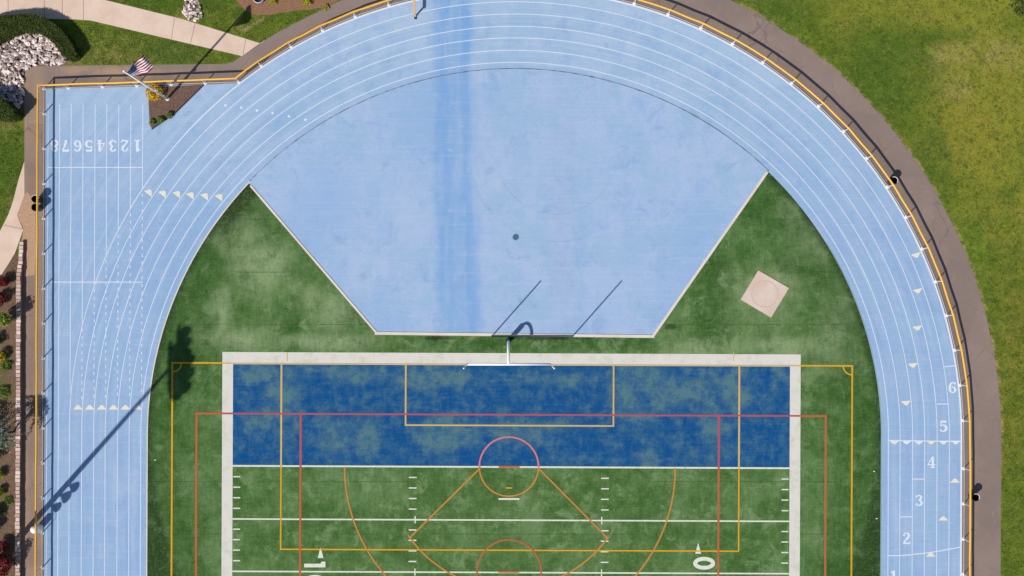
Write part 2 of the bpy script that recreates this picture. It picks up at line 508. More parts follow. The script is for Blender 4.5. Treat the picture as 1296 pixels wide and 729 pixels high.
# ------------------------------------------------------------------ mesh helpers
class MB:
    def __init__(s):
        s.v, s.f = [], []

    def add(s, v, f):
        o = len(s.v)
        s.v += [tuple(q) for q in v]
        s.f += [tuple(i + o for i in q) for q in f]
        return s

    def poly(s, pts):
        t = tessellate_polygon([[Vector((p[0], p[1], 0)) for p in pts]])
        fs = []
        for a, b, c in t:
            A, B, D = pts[a], pts[b], pts[c]
            cr = (B[0] - A[0]) * (D[1] - A[1]) - (B[1] - A[1]) * (D[0] - A[0])
            fs.append((a, b, c) if cr > 0 else (a, c, b))
        return s.add(pts, fs)

    def prism(s, pts, z0, z1):
        """upright slab over a plan outline"""
        b = MB().poly([(p[0], p[1], z1) for p in pts])
        s.add(b.v, b.f)
        n = len(pts)
        area = sum(pts[i][0] * pts[(i + 1) % n][1] - pts[(i + 1) % n][0] * pts[i][1] for i in range(n))
        v = [(p[0], p[1], z0) for p in pts] + [(p[0], p[1], z1) for p in pts]
        f = []
        for i in range(n):
            j = (i + 1) % n
            f.append((i, j, n + j, n + i) if area > 0 else (j, i, n + i, n + j))
        return s.add(v, f)

    def strip(s, pts, w, z=None, closed=False):
        """flat ribbon of width w (number or list) along world points"""
        n = len(pts)
        L, R_ = [], []
        for i in range(n):
            a = pts[(i - 1) % n] if (i > 0 or closed) else pts[i]
            b = pts[(i + 1) % n] if (i < n - 1 or closed) else pts[i]
            p = pts[i]
            d1 = Vector((p[0] - a[0], p[1] - a[1]))
            d2 = Vector((b[0] - p[0], b[1] - p[1]))
            d1 = d1.normalized() if d1.length > 1e-9 else d2.normalized()
            d2 = d2.normalized() if d2.length > 1e-9 else d1
            t = (d1 + d2).normalized()
            nn = Vector((-t.y, t.x))
            m = max(.35, nn.dot(Vector((-d1.y, d1.x))))
            ww = (w[i] if isinstance(w, (list, tuple)) else w) / 2 / m
            zz = p[2] if z is None else z
            L.append((p[0] + nn.x * ww, p[1] + nn.y * ww, zz))
            R_.append((p[0] - nn.x * ww, p[1] - nn.y * ww, zz))
        v = L + R_
        m = n if closed else n - 1
        return s.add(v, [(n + i, n + (i + 1) % n, (i + 1) % n, i) for i in range(m)])

    def tube(s, pts, r, seg=8, caps=True):
        pts = [Vector(p) for p in pts]
        n = len(pts)
        v, f = [], []
        up = None
        for i, p in enumerate(pts):
            t = (pts[min(i + 1, n - 1)] - pts[max(i - 1, 0)]).normalized()
            if up is None:
                up = Vector((0, 0, 1)) if abs(t.z) < .9 else Vector((1, 0, 0))
            a = t.cross(up).normalized()
            b = a.cross(t).normalized()
            up = b
            rr = r[i] if isinstance(r, (list, tuple)) else r
            for k in range(seg):
                q = 2 * math.pi * k / seg
                v.append(p + a * (math.cos(q) * rr) + b * (math.sin(q) * rr))
        for i in range(n - 1):
            for k in range(seg):
                k2 = (k + 1) % seg
                f.append((i * seg + k, i * seg + k2, (i + 1) * seg + k2, (i + 1) * seg + k))
        if caps:
            f.append(tuple(range(seg - 1, -1, -1)))
            f.append(tuple((n - 1) * seg + k for k in range(seg)))
        return s.add(v, f)

    def lathe(s, c, prof, seg=20):
        """prof: list of (radius, height) above c"""
        v, f = [], []
        for r, h in prof:
            for k in range(seg):
                a = 2 * math.pi * k / seg
                v.append((c[0] + r * math.cos(a), c[1] + r * math.sin(a), c[2] + h))
        for i in range(len(prof) - 1):
            for k in range(seg):
                k2 = (k + 1) % seg
                f.append((i * seg + k, i * seg + k2, (i + 1) * seg + k2, (i + 1) * seg + k))
        f.append(tuple(range(seg - 1, -1, -1)))
        f.append(tuple((len(prof) - 1) * seg + k for k in range(seg)))
        return s.add(v, f)

    def box(s, c, d, rz=0.0):
        x, y, z = d[0] / 2, d[1] / 2, d[2] / 2
        ca, sa = math.cos(rz), math.sin(rz)
        v = []
        for sz in (-1, 1):
            for sx, sy in ((-1, -1), (1, -1), (1, 1), (-1, 1)):
                px, py = sx * x, sy * y
                v.append((c[0] + px * ca - py * sa, c[1] + px * sa + py * ca, c[2] + sz * z))
        return s.add(v, [(3, 2, 1, 0), (4, 5, 6, 7), (0, 1, 5, 4), (1, 2, 6, 5), (2, 3, 7, 6), (3, 0, 4, 7)])

    def leaves(s, pts, size, jit=.5, up=.35):
        """small leaf quads at the given points (n x 3), turned every way"""
        pts = np.asarray(pts)
        n = len(pts)
        nrm = rng.normal(size=(n, 3)) + np.array([0, 0, up])
        nrm /= np.linalg.norm(nrm, axis=1)[:, None]
        t = np.cross(nrm, rng.normal(size=(n, 3)))
        t /= np.linalg.norm(t, axis=1)[:, None]
        b = np.cross(nrm, t)
        sz = (size * (1 + jit * rng.uniform(-1, 1, n)))[:, None]
        v = np.concatenate([pts - t * sz, pts - b * sz * .55, pts + t * sz, pts + b * sz * .55], 1).reshape(-1, 3)
        o = len(s.v)
        s.v += [tuple(q) for q in v.tolist()]
        s.f += [(o + 4 * i, o + 4 * i + 1, o + 4 * i + 2, o + 4 * i + 3) for i in range(n)]
        return s


def base_of(o):
    v = Vector((0, 0, 0))
    while o is not None:
        v = v + o.location
        o = o.parent
    return v


def obj(name, mb, mat, parent=None, at=None, smooth=False):
    me = bpy.data.meshes.new(name)
    off = base_of(parent)
    if at is not None:
        off = off + Vector(at)
    v = [(p[0] - off.x, p[1] - off.y, p[2] - off.z) for p in mb.v]
    me.from_pydata(v, [], mb.f)
    me.validate()
    if smooth:
        me.polygons.foreach_set('use_smooth', [True] * len(me.polygons))
    me.materials.append(mat)
    me.update()
    o = bpy.data.objects.new(name, me)
    col.objects.link(o)
    if parent:
        o.parent = parent
    if at is not None:
        o.location = at
    return o


def tag(o, label=None, cat=None, group=None, kind=None):
    if label: o['label'] = label
    if cat: o['category'] = cat
    if group: o['group'] = group
    if kind: o['kind'] = kind
    return o


def thing(name, loc, label, cat, group=None):
    o = bpy.data.objects.new(name, None)
    o.empty_display_size = .3
    o.location = loc
    col.objects.link(o)
    return tag(o, label, cat, group)


def sheet(name, pts, mat, z, label, cat, parent=None):
    mb = MB().poly([(p[0], p[1], z) for p in pts])
    o = obj(name, mb, mat, parent)
    if parent is None:
        tag(o, label, cat, kind='structure')
    return o


def copy_tree(o, parent=None):
    c = o.copy()
    col.objects.link(c)
    c.parent = parent
    for ch in list(o.children):
        copy_tree(ch, c)
    return c


PX = lambda pts, z=0: [P(u, v, z) for u, v in pts]
FX = lambda pts, z=0: [F(u, v, z) for u, v in pts]

# ------------------------------------------------------------------ ground, paths, track
FAR = 1150
sheet('lawn', [(-300, -300), (300, -300), (300, 300), (-300, 300)], M['lawn'], 0, 'mown grass ground with dry straw coloured patches beyond the asphalt path', 'lawn')

ro = lambda a: 592 + 24 * max(0, min(1, (a + 24) / 50))
out = [rot(1267, FAR)] + [rot(1267, 552)] + arc(ro, 90, -35.6) + [(296, 78), (285, 81), (180, 82), (95, 83), (60, 83.5), (40, 84), (33, 87), (31, 94), (31, 240), (27, 350), (24, 420), (24, 729), (23, FAR)]
wobble = []
for i, (u, v) in enumerate(out):
    if 3 < i < 128:
        k = random.uniform(-.55, .55)
        d = math.hypot(u - CX, v - CY)
        u += (u - CX) / d * k
        v += (v - CY) / d * k
    wobble.append((u, v))
sheet('asphalt_path', PX(wobble), M['asphalt'], .012, 'brown grey asphalt walkway running round the outside of the yellow capped fence', 'path')

trk = [rot(1217.6, FAR), rot(1217.6, 552)] + arc(566.6, 90, -37.4) + [(299, 105.2), (258, 107.4), (57.8, 112.6), rot(56.6, 552), rot(56.6, FAR)]
track = sheet('running_track', PX(trk), M['track'], .024, 'pale blue rubber running track with white lane lines curving round the turf field', 'running track')

turf_pts = [rot(1114.6, FAR), rot(1114.6, 552)] + arc(463.7, 90, -90, 180) + [rot(187.2, FAR)]
field = sheet('turf_field', PX(turf_pts), M['turf'], .036, 'green artificial turf field with worn sandy patches inside the blue track', 'turf field')

aL = math.degrees(math.atan2(318 - CX, CY - 234))
aR = math.degrees(math.atan2(970 - CX, CY - 217))
dz = arc(465.2, aL, aR, 80) + [(827, 424.5), (476, 420.5)]
dzone = sheet('throwing_area', PX(dz), M['dzone'], .046, 'pale blue rubber apron inside the bend with white kerbs', 'sports apron')
# kerbs of the apron and along the turf edge
kb = MB()
for a, b, w in (((317.2, 235), (476.5, 421), 2.6), ((474.5, 421.8), (828, 425.8), 3.6), ((826.5, 425), (971, 217.6), 3.2)):
    A, B = P(*a), P(*b)
    d = (B - A).normalized()
    nn = Vector((-d.y, d.x, 0)) * (w / S / 2)
    kb.prism([A + nn, A - nn, B - nn, B + nn], .03, .09 + .002 * len(kb.v) / 12)
obj('edge_kerb', kb, M['kerb'], dzone)
kb = MB()
kb.strip(FX(arc(464.4, -90, aL, 60), .052), .10)
kb.strip(FX([(186.6, 552), (186.6, FAR)], .052), .10)
obj('edge_kerb', kb, M['kerb'], field)
kb = MB()
sp = arc(465.0, aL, aR, 150)
kb.strip(FX(sp, .052), [.03 + .05 * random.random() + (.06 if random.random() < .08 else 0) for _ in sp])
obj('drain_slot', kb, M['seam'], dzone)
kb = MB()
for r_, a0, a1, n_ in ((464.2, 58, 90, 50),):
    kb.strip(FX(arc(r_, a0, a1, n_), .052), .07)
kb.strip(FX([(1115.2, 552), (1115.2, FAR)], .052), .07)
obj('edge_kerb', kb, simple('pale_green_edge', C(140, 170, 170), .9), field)

# ------------------------------------------------------------------ lane lines
RIGHT = [473.3, 488.1, 503.9, 519.2, 534.9, 550.4, 565.6]
TOP = [473.0, 488.3, 504.0, 518.6, 534.2, 549.6, 565.4]
LEFT = [472.6, 487.4, 502.2, 517.7, 532.3, 547.4, 563.0]
LW = .057


def lane_r(k):
    def r(a):
        t = a / 90
        return TOP[k] + (RIGHT[k] - TOP[k]) * t ** 2 if t > 0 else TOP[k] + (LEFT[k] - TOP[k]) * t ** 4
    return r


for k in range(7):
    pts = [(CX + RIGHT[k], FAR), (CX + RIGHT[k], 700)] + arc(lane_r(k), 90, -90, 220) + [(CX - LEFT[k], 700), (CX - LEFT[k], FAR)]
    # width of the outer line is double
    o = obj('lane_line', MB().strip(FX(pts, .028), [LW + .088 * max(0, min(1, (190 - i) / 60)) for i in range(len(pts))] if k == 6 else LW), M['line_track'], track)
for k, u in enumerate((59.4, 73.9)):
    obj('lane_line', MB().strip(FX([(u, 134), (u, FAR)], .0281), LW), M['line_track'], track)
# straights of the start chute run on to the outer curve, then dash on
for j, u in enumerate((88.6, 103.6, 118.8, 133.6, 148.7, 164.0, 179.1)):
    dx = u - CX
    vy = CY - math.sqrt(max(0, 565.0 ** 2 - dx * dx)) if abs(dx) < 565 else 500
    if j == 0: vy = 500
    obj('lane_line', MB().strip(FX([(u, 133.5 + j * .2), (u, vy)], .0283), LW), M['line_track'], track)
    if j:
        d = MB()
        v = vy + 6
        while v < 505:
            d.strip(FX([(u, v), (u, v + 4)], .0285), .07)
            v += 9.5
        obj('dashed_line', d, M['line_track'], track)
for a, b in (((60, 212), (180.5, 212)), ((64, 357), (180.5, 357))):
    obj('start_line', MB().strip(PX([a, b], .0292), .075), M['line_track'], track)


def line(name, pts, w, z, mat, parent, fr=PX):
    return obj(name, MB().strip(fr(pts, z), w), mat, parent)


for pts in ([(1194.6, 464.2), (1208.8, 462.8)], [(1185.6, 511.3), (1200.6, 511.3)], [(1155, 606.2), (1170, 606.2)], [(1139.2, 654), (1154.6, 654)],
            [(1125, 557.4), (1216, 558.6)], [(1124, 703), (1138, 703.2), (1149.5, 702.2), (1170, 700), (1186, 697.8), (1216.5, 692)]):
    line('start_line', pts, .085, .0294, M['line_track'], track)


def tri(u, v, w, h, ang, mat, z=.0302):
    """flat arrow mark centred on (u, v); apex points along ang (degrees, 0 = up the plan)"""
    a = math.radians(ang)
    def q(x, y):
        return P(u + x * math.cos(a) + y * math.sin(a), v - (-x * math.sin(a) + y * math.cos(a)), z)
    mb = MB().poly([q(-w / 2, -h * .35), q(w / 2, -h * .35), q(w * .1, h * .65), q(-w * .1, h * .65)])
    return obj('exchange_arrow', mb, mat, track)


for i in range(6):
    tri(98.8 + i * 15.05, 516.3, 12.5, 5.8, 0, M['cream'])
for u, v in ((188.6, 243.7), (206.4, 245), (224.4, 245.6), (241.7, 247.2), (259.8, 248.4), (278, 249.6)):
    tri(u, v, 12.5, 6.5, 37, M['cream'])
for u, v in ((1159.3, 322.6), (1161.4, 367.6), (1161, 414.4), (1155.3, 461.6), (1146.5, 509.4)):
    tri(u, v, 13, 5.5, 180 - (CY - v) / 14, M['cream'])
for i in range(6):
    tri(1131.8 + i * 15.5, 559.2, 12.5, 4.6, 180, M['cream'] if i in (0, 3) else M['line_track'])
for u, v in ((1208.4, 609), (1193.6, 656.8), (1177.8, 702.6), (1163, 750)):
    tri(u, v, 12.5, 5.2, 0, M['cream'])
for u, v in ((285.4, 133.6), (305.4, 136.3), (325.2, 139.8), (345, 143.2), (365.7, 147.2), (386.7, 151.6)):
    a = P(u, v)
    obj('exchange_dot', MB().poly([(a.x - .1, a.y - .1, .0302), (a.x + .1, a.y - .1, .0302), (a.x + .1, a.y + .1, .0302), (a.x - .1, a.y + .1, .0302)]), M['line_track'], track)


# ------------------------------------------------------------------ painted numbers (stroke by stroke, slab serif)
def ellp(cx, cy, rx, ry, n=18, a0=0, a1=360):
    return [(cx + rx * math.sin(math.radians(a0 + (a1 - a0) * i / n)), cy + ry * math.cos(math.radians(a0 + (a1 - a0) * i / n))) for i in range(n + 1)]


DIG = {
    '1': [([(.3, 0), (.3, 1)], .16), ([(.08, .03), (.52, .03)], .07), ([(.27, .93), (.08, .80)], .08)],
    '2': [([(.10, .70), (.13, .80)], .14), ([(.10, .80), (.18, .92), (.30, .96), (.43, .90), (.48, .76), (.44, .60), (.28, .38), (.14, .20), (.07, .06)], [.06, .07, .07, .10, .15, .15, .10, .08, .06]),
          ([(.05, .05), (.2, .08), (.38, .03), (.54, .06)], .10), ([(.53, .05), (.55, .2)], .06)],
    '3': [([(.08, .78), (.16, .90), (.30, .96), (.42, .88), (.45, .74), (.38, .58), (.26, .53)], [.12, .08, .07, .11, .14, .1, .06]),
          ([(.26, .53), (.42, .46), (.50, .28), (.42, .10), (.28, .04), (.14, .10), (.08, .22)], [.06, .1, .15, .11, .07, .08, .12])],
    '4': [([(.40, .02), (.40, 1)], .15), ([(.36, .96), (.06, .32)], .055), ([(.02, .28), (.58, .28)], .07), ([(.24, .03), (.56, .03)], .06)],
    '5': [([(.10, .91), (.50, .91)], .13), ([(.12, .95), (.10, .52)], .06), ([(.10, .52), (.24, .62), (.40, .58), (.50, .40), (.48, .20), (.38, .08), (.26, .04), (.12, .10), (.07, .22)], [.05, .07, .10, .15, .15, .1, .07, .08, .12])],
    '6': [([(.50, .78), (.44, .91), (.32, .96), (.18, .87), (.10, .66), (.09, .40), (.14, .16), (.28, .04), (.42, .10), (.50, .30), (.44, .50), (.30, .57), (.16, .50)], [.12, .08, .07, .11, .14, .15, .11, .07, .1, .14, .1, .06, .05])],
    '7': [([(.06, .91), (.54, .91)], .14), ([(.52, .88), (.38, .58), (.29, .28), (.26, 0)], [.07, .11, .15, .16]), ([(.06, .95), (.06, .74)], .06)],
    '8': [(ellp(.3, .74, .17, .21), .10), (ellp(.3, .27, .21, .24), .115)],
}


def digit(ch, u, v, h, w, parent, mat, z, turn=0.0, name='lane_number'):
    mb = MB()
    ca, sa = math.cos(math.radians(turn)), math.sin(math.radians(turn))
    sx = w / .6
    for i, (pts, wd) in enumerate(DIG[ch]):
        q = []
        for x, y in pts:
            X, Y = (x - .3) * sx, (y - .5) * h
            q.append(P(u + X * ca - Y * sa, v - (X * sa + Y * ca), z + i * .0008))
        sc = h / S * 1.45
        mb.strip(q, [k * sc for k in wd] if isinstance(wd, list) else wd * sc)
    return obj(name, mb, mat, parent)


for ch, u, v in (('6', 1205.5, 490.5), ('5', 1194, 539.4), ('4', 1178.6, 585), ('3', 1163, 633.2), ('2', 1147.2, 681), ('1', 1131, 729)):
    digit(ch, u, v, 14.2, 10.5, track, M['line_track'], .031)
for ch, u in (('8', 69.4), ('7', 83.2), ('6', 98.4), ('5', 112.8), ('4', 128), ('3', 143), ('2', 158.2), ('1', 174)):
    digit(ch, u, 184.7, 14.6, 10.5, track, M['line_track'], .031, 180)

# ------------------------------------------------------------------ football field paint
ez = obj('end_zone', MB().poly(FX([(294.8, 462.4), (999.3, 462.4), (999.3, 591), (294.8, 591)], .041)), M['endzone'], field)
bd = MB()
bd.poly(FX([(281.2, 447), (1012.8, 447), (1012.8, 462.4), (281.2, 462.4)], .043))
bd.poly(FX([(281.2, 462.4), (294.8, 462.4), (294.8, FAR), (281.2, FAR)], .043))
bd.poly(FX([(999.3, 462.4), (1012.8, 462.4), (1012.8, FAR), (999.3, FAR)], .043))
obj('field_border', bd, M['border'], field)
line('goal_line', [(294.8, 591), (999.3, 591)], .15, .047, M['line_turf'], field, FX)
for v in (658.2, 724.4, 790.6, 856.8):
    line('yard_line', [(295, v), (999.2, v)], .13, .047, M['line_turf'], field, FX)
rows = (604.7, 618.0, 631.3, 644.7, 671.1, 684.3, 697.6, 711.0, 737.6, 750.8)
for u0, u1 in ((295.6, 304.6), (989.4, 998), (517.8, 527.6), (761, 770.6)):
    hm = MB()
    for v in rows:
        hm.strip(FX([(u0, v), (u1, v)], .047), .11)
    obj('hash_marks', hm, M['line_turf'], field)
for u in (526, 762):
    hm = MB()
    for v in (658.2, 724.4):
        hm.strip(FX([(u, v - 4.6), (u, v + 4.6)], .0478), .10)
    obj('hash_marks', hm, M['line_turf'], field)
line('try_mark', [(631, 631.4), (657.3, 631.4)], .16, .048, M['line_turf'], field)
# yard numbers 1 | 0 lie on their sides either side of the ten yard line
A = [P(*p, .0492) for p in ((385.2, 713.2), (405.6, 713.2), (407.2, 710.6), (412, 710.6), (412, 717.9), (385.2, 717.9))]
obj('yard_number', MB().poly(A), M['line_turf'], field)


def oval(u, v, ru, rv, w, z):
    q = [(u + (ru - w / 2) * math.cos(a), v + (rv - w * .55) * math.sin(a)) for a in [2 * math.pi * i / 40 for i in range(40)]]
    return MB().strip(PX(q, z), w / S, closed=True)


obj('yard_number', oval(891, 712.7, 13.8, 8.4, 5.0, .0492), M['line_turf'], field)
obj('yard_number', oval(398.6, 735.6, 13.8, 8.4, 5.0, .0492), M['line_turf'], field)
obj('yard_number', MB().poly([P(*p, .0492) for p in ((877.5, 731), (904.5, 731), (904.5, 737.5), (884, 737.5), (882, 740), (877.5, 740))]), M['line_turf'], field)
for u, v in ((405.9, 700), (883.5, 694.4)):
    obj('yard_arrow', MB().poly([P(u - 3.7, v + 6.2, .0492), P(u + 3.7, v + 6.2, .0492), P(u + .4, v - 6.6, .0492), P(u - .4, v - 6.6, .0492)]), M['line_turf'], field)

# soccer (yellow)
YW = .15
line('soccer_line', [(281, 461), (218, 461), (218, FAR)], YW, .051, M['yellow'], field, FX)
line('soccer_line', [(1013, 461.2), (1078, 461.2), (1078, FAR)], YW, .051, M['yellow'], field, FX)
line('soccer_line', [(281, 461.3), (1013, 461.3)], .11, .051, M['peach'], field, FX)
for cu, cv, a0, a1 in ((218, 461, 90, 180), (1078, 461, 180, 270)):
    line('corner_arc', arc(11.5, a0, a1, 14, cu, cv), .12, .0515, M['yellow'], field, FX)
line('goal_area', [(513.3, 462), (513.3, 538.5), (776.2, 538.5), (776.2, 462)], .14, .052, M['peach'], field, FX)
for u in (356, 935.2):
    line('penalty_area', [(u, 462), (u, 591)], .16, .052, M['peach'], field, FX)
line('penalty_area', [(356, 591), (356, 696.2), (935.2, 696.2), (935.2, 591)], .13, .0522, M['yellow'], field, FX)
for u in (363.6, 928.4):
    line('soccer_tick', [(u, 445.5), (u, 457)], .08, .052, M['peach'], field)
line('penalty_mark', [(640.3, 617.3), (648, 617.5)], .12, .052, M['yellow'], field)
# red box
RW = .185
line('red_box', [(249, 524.8), (249, FAR)], RW, .055, M['red'], field, FX)
line('red_box', [(1044.8, 524.8), (1044.8, FAR)], RW, .055, M['red'], field, FX)
line('red_box', [(247.7, 524.8), (281.2, 524.8)], RW, .0552, M['red'], field, FX)
line('red_box', [(1012.8, 524.8), (1046, 524.8)], RW, .0552, M['red'], field, FX)
line('red_box', [(281.2, 524.8), (1012.8, 524.8)], .145, .0552, M['pink'], field, FX)
for u in (380.7, 909.6):
    line('red_line', [(u, 524.8), (u, 591)], RW, .0556, M['pink'], field, FX)
    line('red_line', [(u, 591), (u, FAR)], RW, .0556, M['red'], field, FX)
# orange fan and circles
OW = .14
line('fan_arc', arc(208, -90, -200, 60, 644.3, 591), OW, .059, M['orange'], field)
line('fan_arc', arc(209.5, 90, 200, 60, 645, 592.5), OW, .059, M['orange'], field)
line('crease_circle', arc(37.4, -90, 90, 40, 644.1, 590.4), OW, .060, M['salmon'], field)
line('crease_circle', arc(37.4, 90, 270, 40, 644.1, 590.4), OW, .060, M['orange'], field)
line('crease_circle', arc(40.6, -180, 180, 60, 644.3, 723.5), OW, .060, M['red'], field)
line('fan_line', [(608.5, 591.5), (519.3, 679.8)], OW, .061, M['orange'], field)
line('fan_line', [(681, 592), (768.6, 680.6)], OW, .061, M['orange'], field)
line('fan_arc', arc(154, 235.6, 125, 50, 644, 590.5), OW, .0613, M['orange'], field)
line('crease_mark', [(631, 590.6), (657.4, 590.7)], .17, .0625, M['red'], field)
line('crease_mark', [(630.6, 723.4), (656.8, 723.6)], .17, .0625, M['red'], field)
for u, v in ((196.6, 582.2), (1106, 596.5), (1109.2, 656.2), (891, 329)):
    a = P(u, v)
    obj('turf_spot', MB().box((a.x, a.y, .05), (.16, .08, .02)), M['line_turf'], field)

# ------------------------------------------------------------------ pad, drain
pc = [P(959.5, 342.2), P(998.2, 364.6), P(975.6, 401.8), P(937.2, 379)]
pad = obj('throwing_pad', MB().prism(pc, .03, .085), M['pad'], at=(P(967.5, 372).x, P(967.5, 372).y, .03))
tag(pad, 'square pinkish concrete throwing pad set askew in the worn turf', 'concrete pad')
obj('circle_ring', MB().strip([P(967.6 + 16.6 * math.cos(a), 372 + 16.6 * math.sin(a), .0885) for a in [2 * math.pi * i / 48 for i in range(48)]], .07, closed=True), M['joint_soft'], pad)

dc = P(652.7, 300.2, .046)
dr = thing('drain_cover', dc, 'round dark drain grate set in the middle of the blue apron', 'drain cover')
obj('grate', MB().lathe(dc, [(.28, 0), (.28, .012), (.20, .014), (.20, .008), (.02, .008)], 24), M['drain'], dr)
mb = MB()
for i in range(6):
    for j in range(6):
        x, y = (i - 2.5) * .09, (j - 2.5) * .09
        if x * x + y * y < .06 and (i + j) % 2 == 0:
            mb.box((dc.x + x, dc.y + y, dc.z + .018), (.07, .07, .006))
obj('grate_hole', mb, M['drain_hole'], dr)

# ------------------------------------------------------------------ sidewalks and soil
sw = [(-200, -120), (150, -120), (133, 0), (230, 24), (330, 55), (336.5, 49.6), (306.5, 71), (204, 47), (115, 26), (94, 24.5), (60, 24), (-20, 30), (-200, 60)]
side = sheet('sidewalk', PX(sw), M['walk'], .016, 'wide pale concrete sidewalk along the top edge above the hedge', 'sidewalk')
for a, b in (((10, -40), (10.5, 22)), ((79, -30), (79, 25)), ((105.6, -30), (105.6, 25)), ((56, -30), (56.5, 24)), ((221, 23), (217, 49)), ((247, 30), (241, 56)), ((311, 50), (307.5, 70))):
    line('expansion_joint', [a, b], .05, .0195, M['joint'], side)
sw2 = [(31, 204), (24, 226), (16.5, 255), (11, 271), (0, 293), (-40, 350), (-40, 420), (-4, 366), (12, 340), (29.5, 291), (21.5, 272), (24, 266), (31, 246)]
side2 = sheet('sidewalk', PX(sw2), M['walk'], .020, 'narrow pale concrete footpath between the grass and the retaining wall', 'sidewalk')
line('expansion_joint', [(5, 285), (29, 290)], .05, .0235, M['joint'], side2)
sheet('dirt_patch', PX([(31, 246), (24, 266), (21.5, 272), (30, 289), (27, 308), (31, 350), (44, 348), (46, 320), (45.5, 262), (40, 250), (35, 243)]), M['dirt'], .0235, 'bare tan worn earth between the footpath and the fence', 'dirt')
sheet('mulch_bed', PX([(188, 110.6), (258, 107.4), (238, 127), (220.7, 144), (206, 154), (192.5, 163), (189.6, 158), (188.2, 130)]), M['mulch'], .034, 'triangular brown mulch bed at the foot of the flagpole', 'mulch bed')
obj('bed_edging', MB().tube([P(258, 107.6, .04), P(238, 127.4, .05), P(220.7, 144.4, .05), P(206, 154.4, .05), P(192.3, 163.6, .05)], .06, 6), simple('edging', C(62, 52, 66), .8), bpy.data.objects['mulch_bed'])
sheet('mulch_bed', PX([(286, -40), (299, 0), (304, 8), (312, 13.5), (322, 19), (339, 18.4), (356, 16), (373, 13.4), (394, 12), (407, 9.6), (420, 5), (434, -3), (450, -40)]), M['mulch_red'], .012, 'reddish brown mulch bed beside the asphalt at the top of the picture', 'mulch bed')
sheet('gravel_bed', PX([(-40, 40), (10, 36), (30, 34), (60, 40), (75, 60), (86, 76), (84, 83), (34, 86), (29, 95), (31, 134), (24, 142), (8, 135), (-40, 125)]), M['gravel_soil'], .009, 'stony bed under the white riprap between the two hedges', 'gravel bed')

# raised planting bed behind the wall
bed = MB()
rowsv = [(322, .02), (335, .12), (350, .24), (380, .34), (420, .38), (560, .38), (760, .38), (FAR, .38)]
edge = {322: 24, 335: 24.5, 350: 24.6, 380: 25, 420: 25, 560: 24.6, 760: 24.2, FAR: 24}
v = []
for r_, h_ in rowsv:
    lft = 18 if r_ == 322 else (11 if r_ == 335 else (2 if r_ == 350 else -700))
    v += [P(lft, r_, h_), P((lft + edge[r_]) / 2, r_, h_ + (.02 if r_ > 330 else 0)), P(edge[r_], r_, h_)]
f = []
for i in range(len(rowsv) - 1):
    for j in range(2):
        f.append((3 * i + 3 + j, 3 * i + 4 + j, 3 * i + 1 + j, 3 * i + j))
bed.add(v, f)
tag(obj('planting_bed', bed, M['bed']), 'raised soil bed planted with shrubs behind the block wall', 'planting bed', kind='structure')

# retaining wall built of cap blocks
wall = thing('retaining_wall', P(26, 520), 'low retaining wall of pinkish tumbled blocks beside the asphalt strip', 'retaining wall')
wp = [(29.5, 306), (28.2, 330), (26.6, 352), (26.2, 420), (26.0, 560), (25.2, 660), (25.2, 1000)]


def along(path, d):
    for (a, b) in zip(path, path[1:]):
        L = math.hypot(b[0] - a[0], b[1] - a[1])
        if d <= L:
            t = d / L
            return (a[0] + (b[0] - a[0]) * t, a[1] + (b[1] - a[1]) * t), math.atan2(-(b[1] - a[1]), b[0] - a[0])
        d -= L
    return path[-1], -math.pi / 2


core, caps = MB(), MB()
d = 0
while d < 690:
    (u, v), an = along(wp, d + 2.4)
    hgt = .34 if d < 25 else .45
    core.box((P(u, v).x, P(u, v).y, (hgt - .1) / 2), (.335, .26 + random.uniform(0, .01), hgt - .1), an)
    caps.box((P(u + random.uniform(-.3, .3), v).x, P(u, v).y, hgt - .05 + random.uniform(-.012, .012)), (.295 + random.uniform(-.02, .01), .36 + random.uniform(-.05, .04), .098), an + random.uniform(-.06, .06))
    d += 4.9
obj('wall_core', core, simple('block_face', C(150, 124, 110), .95, .1, .2), wall)
obj('cap_blocks', caps, M['stone'], wall)

# ------------------------------------------------------------------ perimeter fence
FH = 1.24
uL = 54.6
left_v = [1146.0 - 0 + 44.2 * 0]
lv = [112.2] + [146.2 + 44.2 * i for i in range(23)]
posts = [rot(uL, v) for v in reversed(lv)]
posts[-1] = (56.3, 112.2)
posts += [(86.8, 111.1), (130, 109.6), (173.5, 108.1), (217, 106.6), (260, 105.1), (302.6, 103.6)]
k0 = 15.25
angs = [k0 + 4.53 * i for i in range(-11, 17)]
posts += [rot(*polar(568.4, a)) for a in angs]
posts += [rot(CX + 568.9, 558.6)] if False else []
vv = rot(*polar(568.4, angs[-1]))[1]
posts += [rot(CX + 569, 590.3 + 44.6 * i) for i in range(12)]
fence = thing('chain_link_fence', P(300, 104), 'waist high chain link fence topped with a yellow cap that encloses the blue track', 'fence')
for (u, v) in posts:
    b = P(u, v)
    po = obj('fence_post', MB().tube([(b.x, b.y, 0), (b.x, b.y, FH - .02)], .045, 8), M['galv'], fence)
    mb = MB().lathe((b.x, b.y, .0), [(.17, 0), (.165, .05), (.12, .07)], 9)
    obj('post_footing', mb, M['footing'], po)
fp = []
for i, (a, b) in enumerate(zip(posts, posts[1:])):
    fp.append(P(*a))
fp.append(P(*posts[-1]))
sag = []
for i, p in enumerate(fp):
    sag.append(Vector((p.x, p.y, FH)))
    if i + 1 < len(fp):
        q = fp[i + 1]
        m_ = (p + q) / 2
        w_ = random.uniform(-.03, .03)
        dd = (q - p).normalized()
        sag.append(Vector((m_.x - dd.y * w_, m_.y + dd.x * w_, FH - .01)))
obj('fence_cap', MB().tube(sag, .082, 8), M['cap'], fence, smooth=True)
